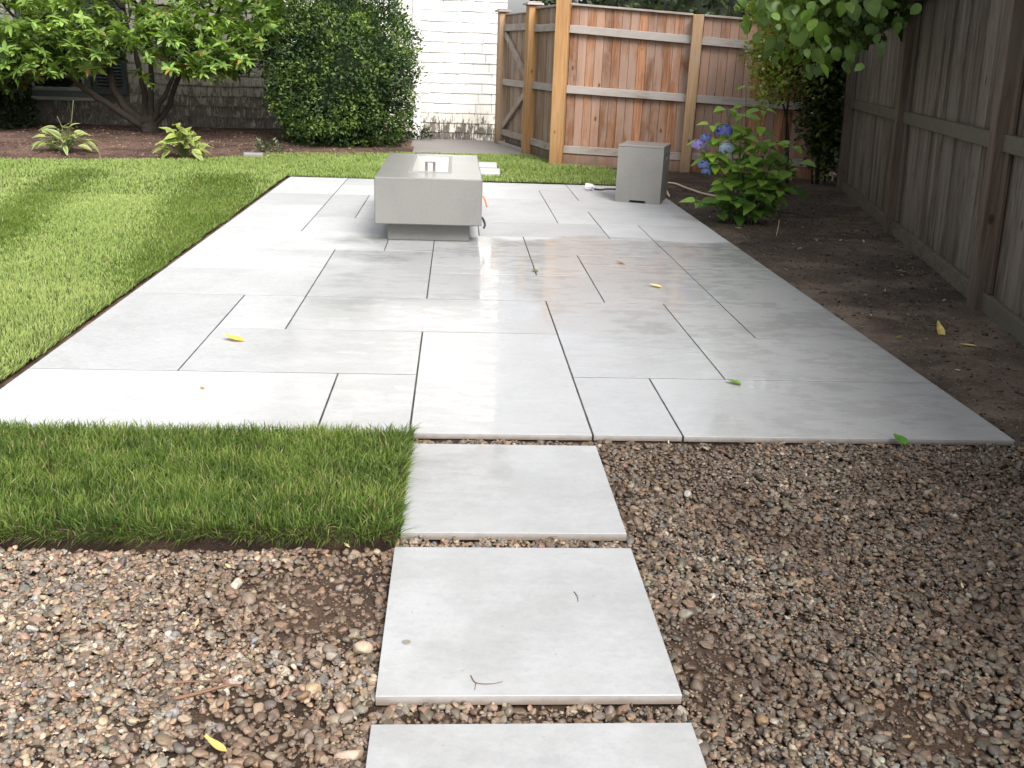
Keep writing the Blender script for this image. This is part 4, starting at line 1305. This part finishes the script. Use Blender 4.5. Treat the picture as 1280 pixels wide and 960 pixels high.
for j, tp in enumerate(tips):
    tp = Vector(tp)
    b = Vector((tp.x * .28 + r.uniform(-.05, .05), tp.y * .3 + r.uniform(-.04, .04), -.02))
    path = smooth_path([b, b.lerp(tp, .5) + Vector((-tp.x * .08, 0, .06)), tp], 6)
    tube(bm, path, [.007 - .0003 * i for i in range(len(path))], 5)
    nodes = [2, 4, 6, 8, 9, 10, 12] if tp.z > .4 else [3, 6, 9, 12]
    for m, i in enumerate(nodes):
        i = min(i, len(path) - 1)
        p = path[i]
        ph = m * 1.57 + r.uniform(-.4, .4) + j
        terminal = i == len(path) - 1
        for q in range(4 if terminal else 2):
            a = ph + q * (math.pi / 2 if terminal else math.pi)
            s = (.55 if terminal and q % 2 else .95) * r.uniform(.8, 1.2)
            if tp.z > .95: s *= .72
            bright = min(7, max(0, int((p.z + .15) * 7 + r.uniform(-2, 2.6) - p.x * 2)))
            d = Vector((math.cos(a), math.sin(a), r.uniform(-.25, .35)))
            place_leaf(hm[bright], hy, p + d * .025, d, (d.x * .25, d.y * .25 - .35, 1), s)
            cnt += 1
print('hydrangea leaves', cnt)
link('stem', bmmesh('stem', bm, M['stem'], True), hy)
def flower_head(p, rad, col, seed):
    r = np.random.default_rng(seed)
    n = 130
    u = r.normal(0, 1, (n, 3)); u[:, 2] = np.abs(u[:, 2]) - .35; u /= np.linalg.norm(u, axis=1, keepdims=True)
    V, F, C = [], [], []; off = 0
    pet, pf = leaf_mesh(1, .95, .05, .05, 3)
    for i in range(n):
        for k in range(4):
            t1 = np.cross(u[i], [0.3, .2, 1]); t1 /= np.linalg.norm(t1); t2 = np.cross(u[i], t1)
            a = k * math.pi / 2 + .4 * i
            d = (t1 * math.cos(a) + t2 * math.sin(a))[None]
            v, f, c = scatter(pet, [pf], rot_from(d, u[i][None]), np.array([rad * .22]), (u[i] * rad * np.array([1, 1, .8]))[None],
                              (np.array(col) * r.uniform(.75, 1.25))[None])
            V.append(v); F.append(f[0] + off); C.append(c); off += len(v)
    me = npmesh('flower_head', np.concatenate(V), np.concatenate(F), M['petal'], True, np.concatenate(C))
    return link('flower_head', me, hy, p)
for i, (p, rd, c) in enumerate((((-.235, -.05, .70), 0.070, (.20, .22, .62)), ((-.375, -.07, .645), 0.043, (.20, .26, .62)), ((-.42, -.05, .585), 0.058, (.42, .33, .82)),
                                ((-.365, -.08, .44), 0.054, (.19, .25, .52)), ((-.22, -.14, .575), 0.060, (.40, .50, .62)), ((-.35, -.09, .39), 0.042, (.20, .26, .55)))):
    flower_head(Vector(p), rd, c, 830 + i)

# ------------------------------------------------------------------ flowering climber in the fence corner
cl = thing('climbing_shrub', 'small leaved climber with tiny white flowers in the fence corner', 'climber', (3.45, 10.1, 0))
r = np.random.default_rng(840)
def cloud(blobs, n, r):
    out = []
    w = np.array([b[3] * b[4] * b[5] for b in blobs]); w /= w.sum()
    for b, k in zip(blobs, r.multinomial(n, w)):
        u = r.normal(0, 1, (k, 3)); u /= np.linalg.norm(u, axis=1, keepdims=True)
        out.append(np.array(b[:3]) + u * np.array(b[3:6]) * (r.uniform(0, 1, (k, 1)) ** .45))
    return np.concatenate(out)
blobs = [(-.42, -.15, 1.32, .22, .2, .24), (-.28, -.15, 1.05, .26, .22, .30), (-.10, -.05, 1.40, .35, .28, .32), (.12, -.1, 1.05, .24, .22, .26),
         (.28, 0, .75, .28, .25, .45), (.45, .05, .45, .22, .22, .45), (.3, .1, 1.35, .45, .3, .45), (-.05, 0, 1.8, .6, .35, .35), (.42, .0, .62, .16, .2, .4)]
P = cloud(blobs, 11000, r)
n = len(P)
d, nr = rand_rot(n, r, .8)
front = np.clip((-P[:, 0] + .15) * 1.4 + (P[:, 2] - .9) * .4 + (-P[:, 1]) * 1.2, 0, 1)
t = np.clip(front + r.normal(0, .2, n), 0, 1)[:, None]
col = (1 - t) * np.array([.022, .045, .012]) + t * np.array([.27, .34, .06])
tv, tf = leaf_mesh(1, .6, .12, .15, 2)
v, f, c = scatter(tv, [tf], rot_from(d, nr), .058 * r.uniform(.6, 1.3, n), P, col)
kind(link('foliage', npmesh('foliage', v, f, M['leaf'], True, c), cl), 'stuff')
k = r.choice(np.where((P[:, 1] < -.08) & (P[:, 0] < .25))[0], 70, replace=False)
bv, bf = octa()
v, f, c = scatter(bv, [bf], rot_from(r.normal(0, 1, (70, 3)), r.normal(0, 1, (70, 3))), np.stack([.016 * r.uniform(.5, 1.2, 70)] * 2 + [.007 * np.ones(70)], -1),
                  P[k] + np.array([0, -.05, 0]), np.tile(np.array([.75, .73, .62]), (70, 1)))
kind(link('flower', npmesh('flower', v, f, M['petal'], True, c), cl), 'stuff')
bm = bmesh.new()
for q in range(7):
    x0 = random.uniform(.0, .5)
    tube(bm, smooth_path([(x0, .15, -.02), (x0 - .1, .1, .6), (x0 - .3 + random.uniform(-.2, .3), 0, 1.2), (x0 - .5 + random.uniform(0, .6), 0, 1.75)], 5), .012, 5)
link('stem', bmmesh('stem', bm, M['bark'], True), cl)

# ------------------------------------------------------------------ overhanging tree on the right
tr = thing('overhanging_tree', 'tree behind the weathered fence with broad leaves hanging over it', 'tree', (4.9, 8.6, 0))
bm = bmesh.new()
limb([(0, 0, -.1), (-.05, 0, 1.2), (.05, -.1, 2.6), (0, -.2, 4.2)], .17, .08)
ENDS = [[(0, 0, 1.9), (-.9, -.6, 2.35), (-1.8, -1.3, 2.2), (-2.45, -1.7, 1.75)], [(0, -.1, 2.2), (-.8, -1.4, 2.5), (-1.6, -2.2, 2.3), (-2.2, -2.1, 1.7)],
        [(0, -.1, 2.6), (-.6, -2.2, 3.0), (-1.0, -3.6, 3.2)], [(0, 0, 2.4), (-.9, .6, 2.8), (-1.9, 1.0, 2.9)], [(0, 0, 3.0), (-1.5, -.5, 3.5), (-2.6, -.8, 3.4)],
        [(0, 0, 2.0), (-.8, .3, 2.3), (-1.3, .4, 2.0)]]
for L in ENDS:
    limb(L, .05, .012)
for q in range(5):
    p = Vector((-2.0 - .09 * q + random.uniform(-.2, .2), -1.75 + random.uniform(-.3, .3), 2.0))
    limb([p + Vector((.3, .1, .1)), p, p + Vector((-.1, -.05, -.35)), p + Vector((-.12, -.08, -.7))], .006, .002, 4, 5)
link('trunk', bmmesh('trunk', bm, M['bark'], True), tr)
r = np.random.default_rng(850)
blobs = [(-1.2, -1.0, 2.75, 1.5, 1.5, .55),  (-.5, .6, 2.8, .8, 1.1, .5), (-.9, -2.8, 3.1, 1.2, 1.1, .6), (0, -1, 3.6, 1.8, 2.0, .8), 
         (-.8, -.1, 2.0, .6, .6, .4), (-1.15, -.3, 1.75, .45, .4, .35)]
blobs += [(-1.5, -2.6, 2.75, .9, 1.2, .5), (-1.3, -4.6, 3.0, 1.2, 1.4, .6), (-.6, -4.0, 2.6, .7, 1.3, .5), (.2, .8, 2.6, 1.2, 1.6, .6), (-1.5, -1.6, 1.95, .45, .5, .3), (-1.75, -1.3, 2.3, .6, .6, .35), (-1.95, -1.15, 1.62, .34, .3, .26), (-1.7, -1.0, 1.75, .4, .35, .3), (-2.35, -1.2, 1.7, .4, .3, .25)]
P = cloud(blobs, 26000, r); n = len(P)
d, nr = rand_rot(n, r, 1.2)
t = np.clip(r.normal(.3, .25, n), 0, 1)[:, None]
col = (1 - t) * np.array([.022, .045, .012]) + t * np.array([.10, .17, .035])
lowb = [(-2.55, -1.75, 1.75, .30, .3, .30), (-2.3, -1.7, 1.55, .34, .3, .28), (-2.05, -1.5, 1.65, .3, .3, .3)]
P2 = cloud(lowb, 1500, r); n2 = len(P2)
d2, nr2 = rand_rot(n2, r, 1.0); d2[:, 2] -= .8
t2 = np.clip(.55 - (P2[:, 0] + 2.4) * .9 + r.normal(0, .25, n2), 0, 1)[:, None]
P = np.concatenate([P, P2]); d = np.concatenate([d, d2]); nr = np.concatenate([nr, nr2]); n = len(P)
col = np.concatenate([col, (1 - t2) * np.array([.03, .06, .014]) + t2 * np.array([.14, .22, .04])])
lsz = np.concatenate([np.full(n - n2, .14), np.full(n2, .062)])
tv, tf = leaf_mesh(1, .75, .08, .2, 3, heart=.4)
v, f, c = scatter(tv, [tf], rot_from(d, nr), lsz * r.uniform(.6, 1.2, n), P, col)
kind(link('foliage', npmesh('foliage', v, f, M['leaf'], True, c), tr), 'stuff')
# the broad leaves that hang into view
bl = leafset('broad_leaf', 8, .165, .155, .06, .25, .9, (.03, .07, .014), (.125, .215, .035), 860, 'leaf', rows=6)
rr = random.Random(21)
cnt = 0
def low_edge(x):
    return float(np.interp(x, [1.95, 2.15, 2.35, 2.55, 2.7, 2.85, 3.1], [1.42, 1.28, 1.12, 1.10, 1.22, 1.38, 1.5]))
while cnt < 292:
    x = 1.97 + .92 * rr.random() ** 1.25; y = rr.uniform(6.3, 7.3)
    z = low_edge(x) + .06 + abs(rr.gauss(0, .36))
    if z > 2.1: continue
    a = rr.uniform(0, 6.28)
    d = (math.cos(a) * .6, math.sin(a) * .6 - .15, -rr.uniform(.3, 1.3))
    nrm = (rr.gauss(-.2, .35), rr.gauss(-.75, .35), rr.uniform(.3, 1.0))
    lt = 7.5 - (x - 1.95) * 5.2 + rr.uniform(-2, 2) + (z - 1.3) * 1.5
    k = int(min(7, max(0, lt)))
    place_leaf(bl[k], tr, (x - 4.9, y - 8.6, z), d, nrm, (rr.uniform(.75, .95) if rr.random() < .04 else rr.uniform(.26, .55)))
    cnt += 1

# ------------------------------------------------------------------ fallen leaves and twigs
def fallen(name, lab, x, y, z, L, W, yaw, col, curl=.25, fold=.15, tilt=0.0, shape=1.0, group='leaves fallen in the garden'):
    tv, tf = leaf_mesh(L, W, fold, -curl, 6, shape)
    tv[:, 1] -= L / 2
    tv[:, 2] -= tv[:, 2].min() - .0015
    me = npmesh(name, tv, tf, M['deadleaf'], True, np.tile(np.array(col), (len(tv), 1)) * np.random.default_rng(int(L * 1e4)).uniform(.85, 1.15, (len(tv), 1)))
    o = link(name, me, None, (x, y, z), (tilt, 0, yaw))
    return tag(o, lab, 'leaf', group)
Y_ = (.62, .42, .07); PALE = (.52, .42, .19)
fallen('fallen_leaf', 'yellow leaf lying alone on the dry left part of the patio', -.933, 3.983, 0, .085, .055, 1.5, (.72, .52, .12), .3)
fallen('fallen_leaf', 'pale yellow leaf on the wet paving toward the right back', 1.116, 5.173, 0, .075, .045, 1.2, (.62, .52, .22), .2)
fallen('fallen_leaf', 'small brown leaf on the paving behind the pale yellow one', 1.013, 5.784, 0, .06, .035, 1.3, (.34, .18, .08), .3)
fallen('fallen_leaf', 'tiny olive leaf on a joint in front of the fire table', .467, 5.497, 0, .04, .032, .7, (.14, .13, .05), .4)
fallen('fallen_leaf', 'green leaf lying on the front right paving joint', 1.103, 3.516, 0, .055, .042, 1.4, (.13, .24, .03), .3)
fallen('fallen_leaf', 'fresh green leaf caught on the front edge of the patio', 1.504, 2.925, 0, .055, .045, .4, (.07, .20, .02), .35, .3)
fallen('fallen_leaf', 'yellow curled leaf on the gravel left of nearest slab', -.416, 1.449, -.008, .05, .016, 1.05, (.62, .44, .15), .3)
fallen('fallen_leaf', 'orange brown scrap of leaf on the front left paving', -.914, 3.364, 0, .02, .015, .7, (.50, .24, .08), .2)
fallen('fallen_leaf', 'upright yellow leaf on the soil by the right fence', 2.354, 4.392, -.02, .085, .045, .2, (.66, .52, .18), .5, .4, .5)
fallen('fallen_leaf', 'flat narrow yellow leaf on the soil nearest the right fence post', 2.39, 4.165, -.015, .085, .03, 1.6, (.66, .55, .22), .1)
fallen('fallen_leaf', 'grey green leaf on the soil near the foot of the fence', 2.786, 5.767, -.01, .11, .05, 1.9, (.26, .29, .16), .15)
fallen('fallen_leaf', 'cream leaf scrap on the soil in front of the hydrangea', 2.174, 7.285, -.01, .05, .03, 1.3, (.58, .46, .25), .1)
# little bits of leaf litter on the soil and gravel, beyond counting
r = np.random.default_rng(870)
n = 420
x = np.concatenate([r.uniform(2.0, 3.4, 230), r.uniform(-1.2, 1.9, 110), r.uniform(-5.2, -1.2, 80)])
y = np.concatenate([r.uniform(3.0, 9.5, 230), r.uniform(1.25, 2.93, 110), r.uniform(10.6, 12.8, 80)])
ok = np.ones(n, bool); ok[:230] = x[:230] < fence_x(y[:230]) - .1
ok[230:340] = gravel_ok(x[230:340], y[230:340])
zz = np.concatenate([z_right(x[:230], y[:230]) + .006, np.full(110, -.010), z_mulch(x[340:], y[340:]) + .012])
ln = np.concatenate([r.uniform(.012, .045, 230), r.uniform(.008, .022, 110), r.uniform(.015, .05, 80)])
th = r.uniform(0, 6.28, n)
tv, tf = leaf_mesh(1, .42, .12, -.2, 3)
cs = np.array([(.34, .24, .12), (.48, .38, .2), (.22, .14, .08), (.15, .17, .06), (.55, .46, .28)])[r.integers(0, 5, n)]
v, f, c = scatter(tv, [tf], rot_from(np.stack([np.cos(th), np.sin(th), r.normal(.1, .2, n)], -1), np.stack([r.normal(0, .3, n), r.normal(0, .3, n), np.ones(n)], -1))[ok],
                  ln[ok], np.stack([x, y, zz], -1)[ok], cs[ok])
kind(link('leaf_litter', npmesh('leaf_litter', v, f, M['deadleaf'], True, c)), 'stuff')

def twig(lab, paths, z, rad, mat='twig'):
    global bm
    bm = bmesh.new()
    for p, r0 in paths:
        q = smooth_path(p, 5)
        tube(bm, q, [r0 * (1 - .55 * i / (len(q) - 1)) for i in range(len(q))], 6)
    o = link('twig', bmmesh('twig', bm, M[mat], True))
    return tag(o, lab, 'twig')
twig('forked reddish brown twig lying on the gravel at lower left',
     [([(-.535, 1.585, -.008), (-.475, 1.605, -.004), (-.435, 1.622, -.002), (-.405, 1.612, .002)], .0042),
      ([(-.435, 1.622, -.002), (-.465, 1.66, .0), (-.50, 1.685, -.004)], .003),
      ([(-.56, 1.635, -.006), (-.50, 1.64, -.006), (-.45, 1.638, -.004)], .0028)], 0, .004)
twig('thin curved reddish twig on the front of the middle stepping slab',
     [([(.045, 1.645, .002), (.055, 1.622, .002), (.085, 1.617, .003), (.108, 1.625, .002)], .0011), ([(.055, 1.622, .002), (.052, 1.60, .002)], .0009)], 0, .001)
twig('tiny dark twig on the right half of the middle stepping slab',
     [([(.292, 1.968, .001), (.297, 1.945, .002), (.296, 1.925, .001)], .0011)], 0, .001, 'twig')
twig('dry pale stick standing from the soil before the hydrangea', [([(2.40, 7.05, -.02), (2.405, 7.05, .05), (2.41, 7.06, .10)], .003)], 0, .003, 'cream')
twig('brown stick lying on the shaded soil behind the hydrangea', [([(2.55, 8.05, .01), (2.75, 8.0, .02), (2.95, 7.8, .01)], .008)], 0, .003, 'bark')
# dark round spot on the middle slab: a flat fleck of mud
bv = np.array([(math.cos(a) * (1 + .1 * math.sin(3 * a)), math.sin(a), 0) for a in np.linspace(0, 2 * math.pi, 20, endpoint=False)])
v = np.concatenate([bv * np.array([.0095, .0085, 0]) + np.array([0, 0, .0008]), np.array([[0, 0, .0018]])])
f = np.array([(i, (i + 1) % 20, 20) for i in range(20)])
o = link('mud_spot', npmesh('mud_spot', v, f, M['stone'], True, np.tile(np.array([.22, .20, .17]), (21, 1))), None, (-.091, 1.764, 0.0002))
tag(o, 'small round grey mud spot on the middle stepping slab', 'mud spot')
# flat pinkish stone in the mulch edge
o = link('edging_stone', box_mesh('edging_stone', .22, .14, .05, M['landing'], .012), None, (-2.30, 11.25, .0), (0, .03, .2))
tag(o, 'flat pinkish grey stone at the mulch edge before the bush', 'stone')
